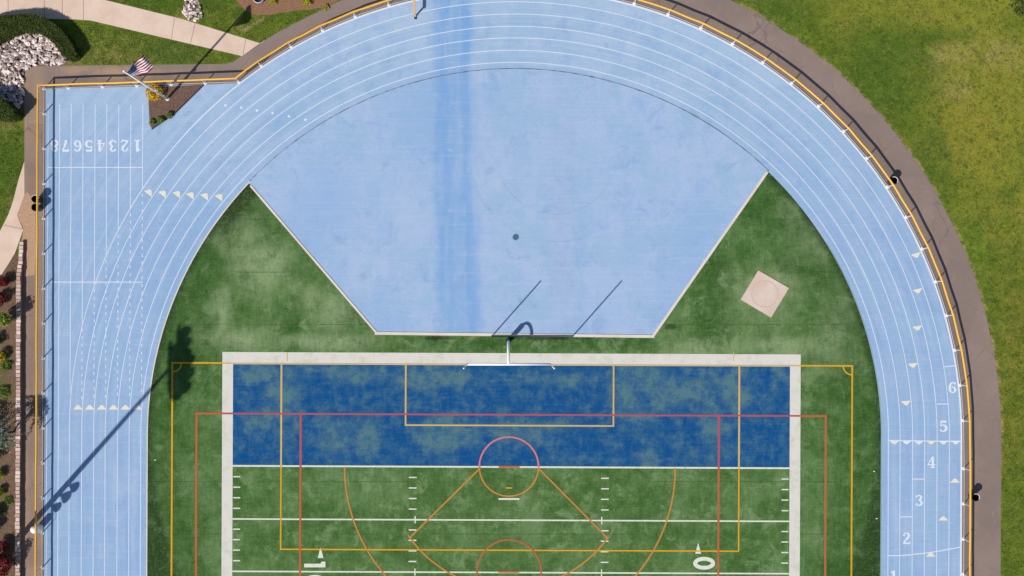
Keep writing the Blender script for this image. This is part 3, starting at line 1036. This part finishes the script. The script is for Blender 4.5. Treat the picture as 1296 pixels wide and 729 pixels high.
obj('bottom_rail', MB().tube([Vector((p.x, p.y, .09)) for p in fp], .021, 5), M['galv'], fence)
# woven wire
cum = [0]
for a, b in zip(fp, fp[1:]):
    cum.append(cum[-1] + (b - a).length)
tot = cum[-1]
fa = np.array([(p.x, p.y) for p in fp])


def on(s_):
    return np.stack([np.interp(s_, cum, fa[:, 0]), np.interp(s_, cum, fa[:, 1])], -1)


net = MB()
st = .11
for sgn in (1, -1):
    s0 = np.arange(1.2, tot - 1.2, st)
    for part_ in range(2):
        pass
    a = on(s0)
    m2 = on(s0 + sgn * .55)
    b = on(s0 + sgn * 1.1)
    for i in range(len(s0)):
        net.tube([(a[i][0], a[i][1], .06), (m2[i][0], m2[i][1], .06 + 1.12 / 2), (b[i][0], b[i][1], 1.18)], 0.0024, 3, False)
obj('chain_link', net, M['wire'], fence)

# ------------------------------------------------------------------ goal post
gb = P(643.4, 431.5, .036)
gp = thing('goal_post', gb, 'white gooseneck football goal post over the end line', 'goal post')
cb = P(644.2, 458.8)
obj('post_pad', MB().lathe((gb.x, gb.y, .036), [(.20, 0), (.21, .05), (.21, 1.75), (.18, 1.8)], 18), M['pad_dark'], gp, smooth=False)
neck = []
ymid = cb.y
for i in range(13):
    t = i / 12
    a = t * math.pi / 2
    # rises, then bends over towards the field
    neck.append((gb.x, gb.y - (gb.y - cb.y) * (1 - math.cos(a)), 1.7 + 1.33 * math.sin(a)))
obj('gooseneck', MB().tube([(gb.x, gb.y, .036)] + neck, .115, 12), M['white'], gp, smooth=True)
HW = 7.05 / 2
obj('crossbar', MB().tube([(cb.x - HW - .03, cb.y, 3.05), (cb.x + HW + .03, cb.y, 3.05)], .10, 12), M['white'], gp, smooth=True)
for sx in (-1, 1):
    obj('upright', MB().tube([(cb.x + sx * HW, cb.y, 3.05), (cb.x + sx * HW, cb.y, 9.2)], .058, 10), M['white'], gp, smooth=True)

# ------------------------------------------------------------------ flagpole and flag
fb = P(212.2, 125, .03)
FHT = 9.5
fpz = thing('flagpole', fb, 'tall white flagpole rising from the triangular mulch bed', 'flagpole')
obj('pole', MB().tube([(fb.x, fb.y, .03), (fb.x, fb.y, 4.0), (fb.x, fb.y, FHT)], [.115, .10, .075], 14), M['pole_white'], fpz, smooth=True)
obj('finial', MB().lathe((fb.x, fb.y, FHT), [(.04, -.02), (.09, .03), (.115, .11), (.09, .19), (.03, .23)], 14), M['pole_white'], fpz, smooth=True)
obj('base_collar', MB().lathe((fb.x, fb.y, .034), [(.19, 0), (.17, .05), (.10, .10)], 16), M['pole_white'], fpz)
obj('winch_box', MB().box((fb.x + .1, fb.y - .02, 3.25), (.22, .10, .22)), M['galv'], fpz)
obj('cleat', MB().box((fb.x + .1, fb.y - .02, 1.3), (.12, .07, .2)), M['galv'], fpz)
mb = MB().tube([(fb.x + .11, fb.y - .02, 1.3), (fb.x + .09, fb.y - .02, 5), (fb.x + .07, fb.y - .02, FHT - .1)], .008, 5)
obj('halyard', mb, M['galv'], fpz)

fn = Nodes('flag_cloth', .8, .15)
uvn = fn.t.nodes.new('ShaderNodeUVMap')
su = fn.t.nodes.new('ShaderNodeSeparateXYZ')
fn.t.links.new(uvn.outputs[0], su.inputs[0])
U, V = su.outputs[0], su.outputs[1]
stripe = fn.math('MODULO', fn.math('FLOOR', fn.math('MULTIPLY', V, 12.999)), 2.0)
c = fn.mix(fn.math('LESS_THAN', stripe, .5), C(238, 232, 232), C(152, 36, 60))
canton = fn.mul(fn.math('LESS_THAN', U, .4), fn.math('GREATER_THAN', V, 6 / 13))
gx = fn.math('SUBTRACT', fn.math('FRACT', fn.math('MULTIPLY', U, 6 / .4)), .5)
gy = fn.math('SUBTRACT', fn.math('FRACT', fn.math('MULTIPLY', fn.math('SUBTRACT', V, 6 / 13), 5 * 13 / 7)), .5)
star = fn.math('LESS_THAN', fn.add(fn.mul(gx, gx), fn.mul(gy, gy)), .035)
c = fn.mix(canton, c, fn.mix(star, C(46, 64, 118), C(214, 216, 226)))
fm = fn.done(c)
NU, NV = 26, 14
FL, FW = 2.15, 1.25
mb = MB()
zt = FHT - .12
A0 = Vector((fb.x + .12, fb.y - .02, 0))
fd = Vector((.72, .69, 0)).normalized()
fnm = Vector((fd.y, -fd.x, 0))
for i in range(NU + 1):
    s_ = i / NU
    roll = math.radians(58 * min(1, (s_ * 1.25)) ** 1.0)
    for j in range(NV + 1):
        t = 1 - j / NV               # distance below the top edge
        wv = .09 * math.sin(s_ * 9 + t * 2.2) * s_ ** .6 + .05 * math.sin(s_ * 17 - t * 3)* s_
        p = A0 + fd * (s_ * FL * (.86 - .10 * t))
        lat = math.sin(roll) * (t - .35) * FW * .98 + wv * (1.2 - .5 * math.sin(roll))
        p = p + fnm * lat
        p.z = zt - math.cos(roll) * t * FW - s_ * .35 - .02 - (1 - math.cos(roll)) * .35 * FW + wv * math.sin(roll)
        mb.v.append(tuple(p))
W_ = NV + 1
mb.f = [(i * W_ + j, (i + 1) * W_ + j, (i + 1) * W_ + j + 1, i * W_ + j + 1) for i in range(NU) for j in range(NV)]
flag = obj('flag', mb, fm, at=(A0.x, A0.y, zt), smooth=True)
tag(flag, 'stars and stripes flag blowing from the top of the white pole', 'flag')
uvl = flag.data.uv_layers.new(name='UVMap')
for poly in flag.data.polygons:
    for li in poly.loop_indices:
        vi = flag.data.loops[li].vertex_index
        uvl.data[li].uv = (vi // W_ / NU, (vi % W_) / NV)

# ------------------------------------------------------------------ litter bins
def bin_at(u, v, h=.92):
    a, b = UP(u, v, h)
    return P(a, b, .012)


b0 = bin_at(1131.6, 228.4)
bn = thing('trash_bin', (0, 0, 0), 'black trash bin with a pale liner outside the upper right of the bend', 'trash bin', 'black trash bins behind the fence')
obj('bin_body', MB().lathe((0, 0, 0), [(.24, 0), (.26, .02), (.31, .85), (.335, .90), (.335, .93), (.30, .93), (.29, .6), (.20, .35)], 24), M['black'], bn)
mb = MB()
rim = [(.318 * math.cos(a), .318 * math.sin(a), .935 + .012 * math.sin(a * 5)) for a in [math.radians(-35 + 150 * i / 20) for i in range(21)]]
mb.tube(rim, .04, 6)
obj('bin_liner', mb, M['liner'], bn)
bn.location = b0
labels = [
    (1235, 629.5, 'black trash bin with a pale liner behind the fence beside the right straight', 0),
    (44.6, 251.5, 'white rimmed black trash bin behind the left fence, upper of the pair', 40),
    (44.6, 262.4, 'plain black trash bin behind the left fence, lower of the pair', 200),
]
for u, v, lb, rz in labels:
    c_ = copy_tree(bn)
    c_['label'] = lb
    c_.location = bin_at(u, v)
    c_.rotation_euler.z = math.radians(rz)
    if 'plain' in lb:
        for ch in list(c_.children):
            if ch.name.startswith('bin_liner'):
                bpy.data.objects.remove(ch)

# white domed drum
a_, b_ = UP(41.8, 671, 1.3)
db = P(a_, b_, .012)
dm = thing('storage_drum', db, 'white round drum with a domed lid standing against the left fence', 'drum')
obj('drum_body', MB().lathe(db, [(.27, 0), (.29, .03), (.29, .4), (.30, .42), (.29, .44), (.29, .80), (.30, .82), (.29, .84), (.29, 1.12)], 24), M['drumwhite'], dm)
obj('drum_lid', MB().lathe((db.x, db.y, 1.13), [(.31, 0), (.31, .05), (.27, .12), (.18, .18), (.06, .21)], 24), M['drumwhite'], dm, smooth=True)
mb = MB().tube([(db.x + .3, db.y - .28, .9), (db.x + .52, db.y - .22, 1.2), (db.x + .5, db.y + .1, 1.35), (db.x + .25, db.y + .25, 1.12)], .022, 6)
obj('drum_handle', mb, M['galv'], dm)

# ------------------------------------------------------------------ barrier at the top of the bend
q0 = P(526, 21.5, .024)
bz = thing('timber_barrier', q0, 'tan timber beam on a short post reaching over the outer lanes', 'barrier')
obj('beam', MB().box((q0.x - .02, q0.y + 2.7, 1.17), (.20, 5.6, .16)), M['wood'], bz)
for dy in (.06, 5.2):
    obj('barrier_post', MB().box((q0.x, q0.y + dy, .56), (.12, .12, 1.06)), M['wood'], bz)
obj('barrier_foot', MB().box((q0.x, q0.y - .05, .045), (.22, .30, .04)), M['dark'], bz)

# ------------------------------------------------------------------ floodlight mast beyond the left edge; its shadow crosses lanes and turf
pb = P(-9, 719)
mast = thing('floodlight_mast', pb, 'tall floodlight mast beyond the retaining wall whose long shadow crosses the lanes', 'floodlight')
obj('mast_pole', MB().tube([(pb.x, pb.y, .3), (pb.x, pb.y, 12), (pb.x, pb.y, 23.9)], [.27, .21, .13], 16), M['lamp'], mast, smooth=True)
for hz, hl in ((22.2, 2.5), (23.3, 2.9), (23.75, 1.0)):
    obj('bracket', MB().box((pb.x + .25, pb.y + (hl - 2.5) * .5, hz + .12), (.7, hl * 1.6, .10)), M['lamp'], mast)
    ca_ = obj('crossarm', MB().box((pb.x + .22, pb.y + (hl - 2.5) * .5, hz), (.16, hl * 2, .14)), M['lamp'], mast)
    n_ = max(2, int(hl * 2 / .95))
    for i in range(n_):
        y = pb.y + (hl - 2.5) * .5 - hl + .45 + i * (hl * 2 - .9) / (n_ - 1)
        mb = MB().lathe((0, 0, 0), [(.12, 0), (.34, .16), (.44, .42), (.44, .56), (.40, .58)], 14)
        q = []
        for (x, yy, z) in mb.v:          # lamp axis tipped towards the field
            ax, az = z * .8 + x * .6, x * .8 - z * .6
            q.append((pb.x + .55 + ax, y + yy, hz + .1 + az))
        mb.v = q
        obj('lamp_head', mb, M['lamp'], mast)
for hz, r_ in ((9.35, .40), (8.25, .46), (7.1, .38)):
    mb = MB().lathe((0, 0, 0), [(.07, 0), (.12, .25), (r_, .85), (r_ - .04, .87)], 14)
    q = []
    for (x, yy, z) in mb.v:
        ax, az = z * .95 + x * .3, x * .95 - z * .3
        q.append((pb.x + .15 + ax, pb.y + yy, hz + az))
    mb.v = q
    obj('speaker_horn', mb, M['lamp'], mast)

# ------------------------------------------------------------------ plants
def ball_pts(c, r, n, shell=.45, flat=1.0):
    d = rng.normal(size=(n, 3))
    d /= np.linalg.norm(d, axis=1)[:, None]
    rad = (1 - shell * rng.random(n) ** 1.5)[:, None]
    lump = 1 + .18 * np.sin(d[:, :1] * 7 + c[0]) * np.cos(d[:, 1:2] * 6 + c[1]) + .12 * np.sin(d[:, 2:] * 11 + c[0] * 3)
    p = d * rad * lump * np.array(r)
    return p + np.array(c)


def shrub(u, v, r, h, leaf, label, z0=.38, n=900, size=.055, flowers=None, kind='shrub', group=None, name=None, squash=1.0):
    b = P(u, v, z0)
    t = thing(name or kind, b, label, kind if kind != 'shrub' else 'shrub', group)
    pts = ball_pts((b.x, b.y, z0 + h * .5), (r * .8, r * .8 * squash, h * .46), int(n * .55))
    for k in range(4):
        a = k * 1.7 + u * 1.3
        rr = r * (.36 + .14 * ((k * 37 + int(abs(v))) % 5) / 4)
        pts = np.concatenate([pts, ball_pts((b.x + math.cos(a) * r * .62, b.y + math.sin(a) * r * .62 * squash, z0 + h * (.35 + .12 * k)), (rr, rr, min(rr, h * .4)), int(n * .16))])
    pts = pts[pts[:, 2] > z0 + .02]
    fo = obj('foliage', MB().leaves(pts, size), M[leaf], t)
    st_ = MB()
    for k in range(5):
        a = k * 1.257 + u
        st_.tube([(b.x, b.y, z0 - .03), (b.x + math.cos(a) * r * .3, b.y + math.sin(a) * r * .3, z0 + h * .35), (b.x + math.cos(a) * r * .6, b.y + math.sin(a) * r * .6, z0 + h * .7)], [.025, .018, .008], 5)
    obj('stem', st_, M['bark'], t)
    if flowers:
        d = rng.normal(size=(flowers[1], 3))
        d[:, 2] = np.abs(d[:, 2])
        d /= np.linalg.norm(d, axis=1)[:, None]
        fpnt = d * np.array([r, r * squash, h * .5]) * 1.02 + np.array([b.x, b.y, z0 + h * .52])
        obj('blossoms', MB().leaves(fpnt, .07), M[flowers[0]], t)
    return t


GB = 'shrubs in the raised bed behind the block wall'
shrub(10, 357, .5, 1.1, 'leaf_red', 'maroon leaved shrub beside the footpath, upper one at the top end of the block wall', .2, 900, .06, group=GB)
shrub(6, 379, .62, 1.1, 'leaf_red', 'larger maroon leaved shrub just below the other maroon one near the footpath', .3, 1000, .06, group=GB)
shrub(16.5, 404, .62, 2.0, 'leaf_green', 'rounded bright green shrub flecked with yellow, tallest along the block wall', .38, 1700, .06, ('leaf_gold', 60), group=GB)
shrub(7, 451, .45, .9, 'leaf_lime', 'small yellow flowering shrub below the tall green one', .38, 700, .055, ('leaf_gold', 160), group=GB)
shrub(11, 463, .5, .32, 'leaf_green', 'low green ground cover clump under the yellow flowering shrub', .38, 650, .05, group=GB, name='ground_cover_clump', kind='ground cover plant')
shrub(9, 494, .55, .32, 'leaf_green', 'low olive green clump above the weeping blue cedar', .38, 650, .05, group=GB, name='ground_cover_clump', kind='ground cover plant')
shrub(4.5, 599, .42, .9, 'leaf_lime', 'yellow green shrub below the weeping cedar, upper of two', .38, 800, .05, group=GB)
shrub(4.5, 621, .42, .8, 'leaf_lime', 'yellow green shrub below the weeping cedar, lower of two', .38, 800, .05, group=GB)
shrub(14, 632, .42, .22, 'leaf_green', 'low green clump beside the lower yellow green shrub', .38, 400, .045, group=GB, name='ground_cover_clump', kind='ground cover plant')
shrub(-11, 669, .85, 2.1, 'leaf_dark', 'dark evergreen shrub at the left edge that shades the soil', .38, 1500, .07, group=GB)
shrub(-15, 538, 1.25, 2.8, 'leaf_dark', 'dark evergreen shrub left of the weeping cedar', .38, 1600, .07, group=GB)
shrub(9, 688, .55, 1.1, 'leaf_red', 'maroon shrub near the foot of the wall, upper of the lower pair', .38, 900, .06, group=GB)
shrub(11, 711, .95, 1.7, 'leaf_red', 'largest maroon shrub, in the bottom left corner', .38, 2200, .07, group=GB)

shrub(-9, 578, .8, 1.5, 'leaf_dark', 'dark evergreen shrub at the left edge just below the weeping cedar', .38, 1300, .07, group=GB)
shrub(2, 430, .5, .7, 'leaf_dark', 'low dark shrub between the tall green one and the yellow flowering one', .38, 700, .06, group=GB)
shrub(3, 645, .5, .8, 'leaf_dark', 'low dark shrub above the maroon pair near the wall', .38, 700, .06, group=GB)

# weeping blue cedar
wb = P(20, 546, .38)
wt = thing('weeping_cedar', wb, 'weeping blue cedar arching grey green branches over the block wall', 'tree')
tr = [(wb.x, wb.y, .34), (wb.x - .12, wb.y + .05, 1.4), (wb.x + .03, wb.y + .1, 2.5), (wb.x + .1, wb.y - .05, 3.1)]
obj('trunk', MB().tube(tr, [.11, .09, .07, .05], 8), M['bark'], wt)
br, nd = MB(), MB()
pts_all = []
for k in range(13):
    a = k * 2.39 + .3
    L = random.uniform(.9, 1.75)
    hz = random.uniform(2.6, 3.2)
    q = []
    for i in range(9):
        t = i / 8
        q.append((wb.x + math.cos(a + .3 * t) * L * t ** .8, wb.y + math.sin(a + .3 * t) * L * t ** .8, max(.5, hz + .35 * math.sin(t * 2.2) - (1.9 if k % 2 else 1.3) * t ** 2.2)))
    br.tube(q, [.04 - .004 * i for i in range(9)], 5)
    for i in range(8):
        for _ in range(26 if i < 6 else 16):
            t = random.random()
            pts_all.append([q[i][m] + (q[i + 1][m] - q[i][m]) * t + random.gauss(0, .075) - (.1 * random.random() if m == 2 else 0) for m in range(3)])
pts_all += ball_pts((wb.x, wb.y, 2.85), (.62, .75, .45), 900).tolist()
obj('branch', br, M['bark'], wt)
obj('crown', MB().leaves(pts_all, .07), M['leaf_blue'], wt)

# flagpole bed
shrub(197.6, 118.3, .72, .75, 'leaf_gold', 'golden flowering bush in the mulch beside the flagpole', .034, 260, .09, ('leaf_gold', 420), name='flowering_bush', kind='bush')
shrub(193.6, 155, .27, .35, 'leaf_green', 'small round green shrub in the bed tip, leftmost of three', .034, 420, .045, group='small green shrubs in the flagpole bed')
shrub(203.8, 152.4, .33, .4, 'leaf_green', 'small round green shrub in the bed tip, middle and biggest of three', .034, 520, .045, group='small green shrubs in the flagpole bed')
shrub(215.4, 146.4, .31, .4, 'leaf_green', 'small round green shrub in the bed tip, rightmost of three', .034, 480, .045, group='small green shrubs in the flagpole bed')
shrub(346, 2, .36, .45, 'leaf_lime', 'lime green plant in the reddish mulch next to the round planter', .012, 420, .05, group='lime plants in the reddish mulch')
shrub(388.5, 3.5, .46, .45, 'leaf_lime', 'lime green plant in the reddish mulch nearest the asphalt', .012, 520, .05, group='lime plants in the reddish mulch')
shrub(413, 10, .3, .22, 'leaf_lime', 'low yellowed plant where the reddish mulch meets the asphalt', .012, 200, .045, group='lime plants in the reddish mulch')
shrub(1290, 9, 1.0, .35, 'leaf_dark', 'dark leafy weed clump in the top right corner of the dry grass', 0, 330, .06, name='weed_clump', kind='weed clump')

# planter
pq = P(329, -.5, .012)
pt = thing('planter_pot', pq, 'round dark pot with a pale rim cut by the top edge of the picture', 'planter')
obj('pot', MB().lathe(pq, [(.32, 0), (.36, .05), (.46, .5), (.46, .56), (.40, .56), (.38, .40), (.05, .38)], 24), M['dark'], pt)
obj('pot_rim', MB().tube([(pq.x + .46 * math.cos(a), pq.y + .46 * math.sin(a), pq.z + .56) for a in [2 * math.pi * i / 28 for i in range(29)]], .045, 6), M['liner'], pt)


# hedges: clipped bands round the riprap
def hedge(outl, h, label, n):
    pl = [UP(u, v, h) for u, v in outl]
    w = PX(pl)
    c = sum(w, Vector()) / len(w)
    t = thing('clipped_hedge', (c.x, c.y, 0), label, 'hedge', 'clipped hedges round the riprap')
    inner = [p + (c - p) * 0 for p in w]
    mb = MB().prism([(p.x, p.y) for p in inner], .0, h - .10)
    obj('hedge_core', mb, M['hedge_core'], t)
    # leaves over top and sides
    arr = np.array([(p.x, p.y) for p in w])
    lo, hi = arr.min(0), arr.max(0)
    q = rng.uniform(lo, hi, (n * 4, 2))
    q = q[inside(q, arr)][:n]
    bumpz = .05 * np.sin(q[:, 0] * 5) * np.cos(q[:, 1] * 4)
    top = np.column_stack([q, h - .09 + .11 * rng.random(len(q)) + bumpz])
    sides = []
    for i in range(len(arr)):
        a, b = arr[i], arr[(i + 1) % len(arr)]
        L = np.hypot(*(b - a))
        k = int(L * h * 330)
        tt = rng.random(k)[:, None]
        pp = a + (b - a) * tt + rng.normal(0, .035, (k, 2))
        sides.append(np.column_stack([pp, rng.random(k) * (h - .02)]))
    allp = np.concatenate([top] + sides)
    obj('foliage', MB().leaves(allp, .05, up=.6), M['hedge'], t)
    return t


def inside(q, poly):
    x, y = q[:, 0], q[:, 1]
    r = np.zeros(len(q), bool)
    n = len(poly)
    for i in range(n):
        x0, y0 = poly[i]
        x1, y1 = poly[(i + 1) % n]
        if y0 == y1:
            continue
        c_ = ((y0 > y) != (y1 > y)) & (x < (x1 - x0) * (y - y0) / (y1 - y0) + x0)
        r ^= c_
    return r


hedge([(-34, 30), (-16, 23.5), (0, 20), (18.5, 18), (37, 17), (53, 21), (66.7, 28.4), (79, 39.5), (87.7, 52), (93, 61), (96, 68), (93, 71.5), (85, 74), (79, 70), (74, 62.5), (69, 55.5), (58, 45.7), (50, 41), (42, 38.2), (25, 38), (12, 43), (0, 49), (-20, 62), (-36, 66)],
      1.2, 'long curved clipped hedge below the sidewalk, outer side of the riprap', 5200)
hedge([(-44, 116), (-20, 119), (-8, 121), (0, 125), (8, 131), (16.5, 139), (17, 144), (11, 148.5), (0, 149.5), (-20, 146), (-44, 140)],
      1.75, 'shorter clipped hedge at the left edge, lower side of the riprap', 2200)


# riprap
def rocks(poly, n, smin, smax, label, z0=.01):
    arr = np.array([(P(u, v).x, P(u, v).y) for u, v in poly])
    lo, hi = arr.min(0), arr.max(0)
    mb = MB()
    q = rng.uniform(lo, hi, (n * 5, 2))
    q = q[inside(q, arr)][:n]
    for x, y in q:
        s_ = rng.uniform(smin, smax)
        d = np.array([1.0, rng.uniform(.5, .8), rng.uniform(.4, .65)]) * s_
        # dodecahedral-ish chipped stone: jittered octahedron with cut corners
        base = np.array([(1, 0, 0), (-1, 0, 0), (0, 1, 0), (0, -1, 0), (0, 0, 1), (0, 0, -1)], float)
        base += rng.normal(0, .22, base.shape)
        extra = np.array([(1, 1, .6), (-1, 1, .6), (-1, -1, .6), (1, -1, .6)]) * .62 + rng.normal(0, .1, (4, 3))
        vv_ = np.concatenate([base, extra]) * d
        a = rng.uniform(0, 6.28)
        cs, sn = math.cos(a), math.sin(a)
        X = vv_[:, 0] * cs - vv_[:, 1] * sn + x
        Y = vv_[:, 0] * sn + vv_[:, 1] * cs + y
        Z = vv_[:, 2] + z0 + s_ * .25 + rng.uniform(0, .10)
        fs = [(0, 6, 4), (6, 2, 4), (2, 7, 4), (7, 1, 4), (1, 8, 4), (8, 3, 4), (3, 9, 4), (9, 0, 4),
              (0, 5, 2), (0, 2, 6), (2, 5, 1), (2, 1, 7), (1, 5, 3), (1, 3, 8), (3, 5, 0), (3, 0, 9)]
        mb.add(np.column_stack([X, Y, Z]).tolist(), fs)
    o = obj('riprap', mb, M['rock'])
    return tag(o, label, 'riprap stones', kind='stuff')


rocks([(-40, 55), (2, 50), (14, 44), (30, 38), (50, 40), (66, 50), (76, 62), (87, 75), (86, 81), (60, 82.5), (38, 84), (31, 90), (30, 110), (31, 128), (24, 138), (8, 130), (-40, 122)], 760, .13, .27,
      'heap of whitish broken riprap stones between the two curved hedges')
rocks([(236, -6), (246, -8), (252, 4), (258, 20), (252, 27), (240, 26), (231, 21), (233, 8)], 95, .11, .22, 'small patch of whitish stones in the grass above the sidewalk')


# ------------------------------------------------------------------ grass blades on the lawns
def grass(regions, label):
    P_ = []
    for poly, dens, cond in regions:
        arr = np.array([(P(u, v).x, P(u, v).y) for u, v in poly])
        lo, hi = arr.min(0), arr.max(0)
        n = int((hi - lo).prod() * dens)
        q = rng.uniform(lo, hi, (n, 2))
        q = q[inside(q, arr)]
        if cond is not None:
            q = q[cond(q)]
        P_.append(q)
    q = np.concatenate(P_)
    n = len(q)
    a = rng.uniform(0, 6.283, n)
    w = rng.uniform(.012, .03, n)
    L = rng.uniform(.02, .10, n)
    h = rng.uniform(.03, .085, n)
    t = rng.uniform(0, 6.283, n)
    b1 = np.column_stack([q[:, 0] - np.cos(a) * w, q[:, 1] - np.sin(a) * w, np.zeros(n)])
    b2 = np.column_stack([q[:, 0] + np.cos(a) * w, q[:, 1] + np.sin(a) * w, np.zeros(n)])
    tp = np.column_stack([q[:, 0] + np.cos(t) * L, q[:, 1] + np.sin(t) * L, h])
    v = np.stack([b1, b2, tp], 1).reshape(-1, 3).astype(np.float32)
    me = bpy.data.meshes.new('grass')
    me.vertices.add(3 * n)
    me.vertices.foreach_set('co', v.ravel())
    me.loops.add(3 * n)
    me.loops.foreach_set('vertex_index', np.arange(3 * n, dtype=np.int32))
    me.polygons.add(n)
    me.polygons.foreach_set('loop_start', np.arange(0, 3 * n, 3, dtype=np.int32))
    me.update(calc_edges=True)
    me.validate()
    me.materials.append(M['blades'])
    o = bpy.data.objects.new('grass', me)
    col.objects.link(o)
    return tag(o, label, 'grass', kind='stuff')


ctr = P(CX, CY)


def outer(q):
    d = np.hypot(q[:, 0] - ctr.x, q[:, 1] - ctr.y) * S
    u = q[:, 0] * S + 648
    v = 364.5 - q[:, 1] * S
    return np.where(v < 552, d > 615.2 + rng.uniform(0, 3, len(q)), u > 1266.5 + rng.uniform(0, 2.5, len(q)))


grass([([(900, -30), (1330, -30), (1330, 780), (1250, 780), (1250, 300), (1000, 30)], 170, outer)], 'rough mown grass with dry yellow patches on the right outside the path')
grass([([(92, 26), (115, 27.5), (204, 48.5), (304, 72), (294, 78), (284, 80.5), (180, 81), (90, 82), (99, 70), (106, 55), (100, 40)], 260, None)], 'strip of green grass between the sidewalk and the top fence')
grass([([(150, -30), (134, 0), (231, 23), (330, 54), (343, 46), (406, 14), (430, 1), (409, 10.5), (394, 12.5), (373, 14), (339, 19), (322, 19.5), (311, 14), (298, 0), (290, -30)], 260,
        lambda q: ~((np.abs(q[:, 0] - P(245, 10).x) < .75) & (np.abs(q[:, 1] - P(245, 10).y) < 1.3)))], 'green grass above the sidewalk round the small stone patch')
grass([([(-60, 150), (0, 152), (10, 151), (30, 164), (30, 204), (23, 227), (16, 254), (10, 270), (-1, 292), (-60, 320)], 260, None)], 'green grass at the left edge above the narrow footpath')

# ------------------------------------------------------------------ light, sky, camera
w = bpy.data.worlds.new('World')
scene.world = w
w.use_nodes = True
nt = w.node_tree
bg = nt.nodes['Background']
sky = nt.nodes.new('ShaderNodeTexSky')
sky.sky_type = 'NISHITA'
sky.sun_disc = False
EL = math.radians(43.9)
sky.sun_elevation = EL
sky.dust_density = .5
sky.ozone_density = 1.6
sky.sun_rotation = math.radians(221.4)
nt.links.new(sky.outputs[0], bg.inputs['Color'])
bg.inputs['Strength'].default_value = .088

sd = bpy.data.lights.new('Sun', 'SUN')
sd.energy = 4.6
sd.angle = math.radians(.53)
sd.color = (1, .95, .87)
so = bpy.data.objects.new('Sun', sd)
so.rotation_euler = Vector((.69, .78, -1.0)).to_track_quat('-Z', 'Y').to_euler()
so.location = (-30, -30, 60)
col.objects.link(so)

cd = bpy.data.cameras.new('Camera')
cam = bpy.data.objects.new('Camera', cd)
cam.location = (P(NX, NY).x, P(NX, NY).y, H)
cam.rotation_euler = (0, 0, 0)
cd.sensor_width = 36
cd.lens = 36 * H / (1296 / S)
cd.shift_x = (648 - NX) / 1296
cd.shift_y = -(364.5 - NY) / 1296
cd.clip_start = 1
cd.clip_end = 2000
col.objects.link(cam)
scene.camera = cam

vs = scene.view_settings
vs.view_transform = 'Standard'
vs.look = 'None'
vs.exposure = 0
vs.gamma = 1
vs.use_curve_mapping = False
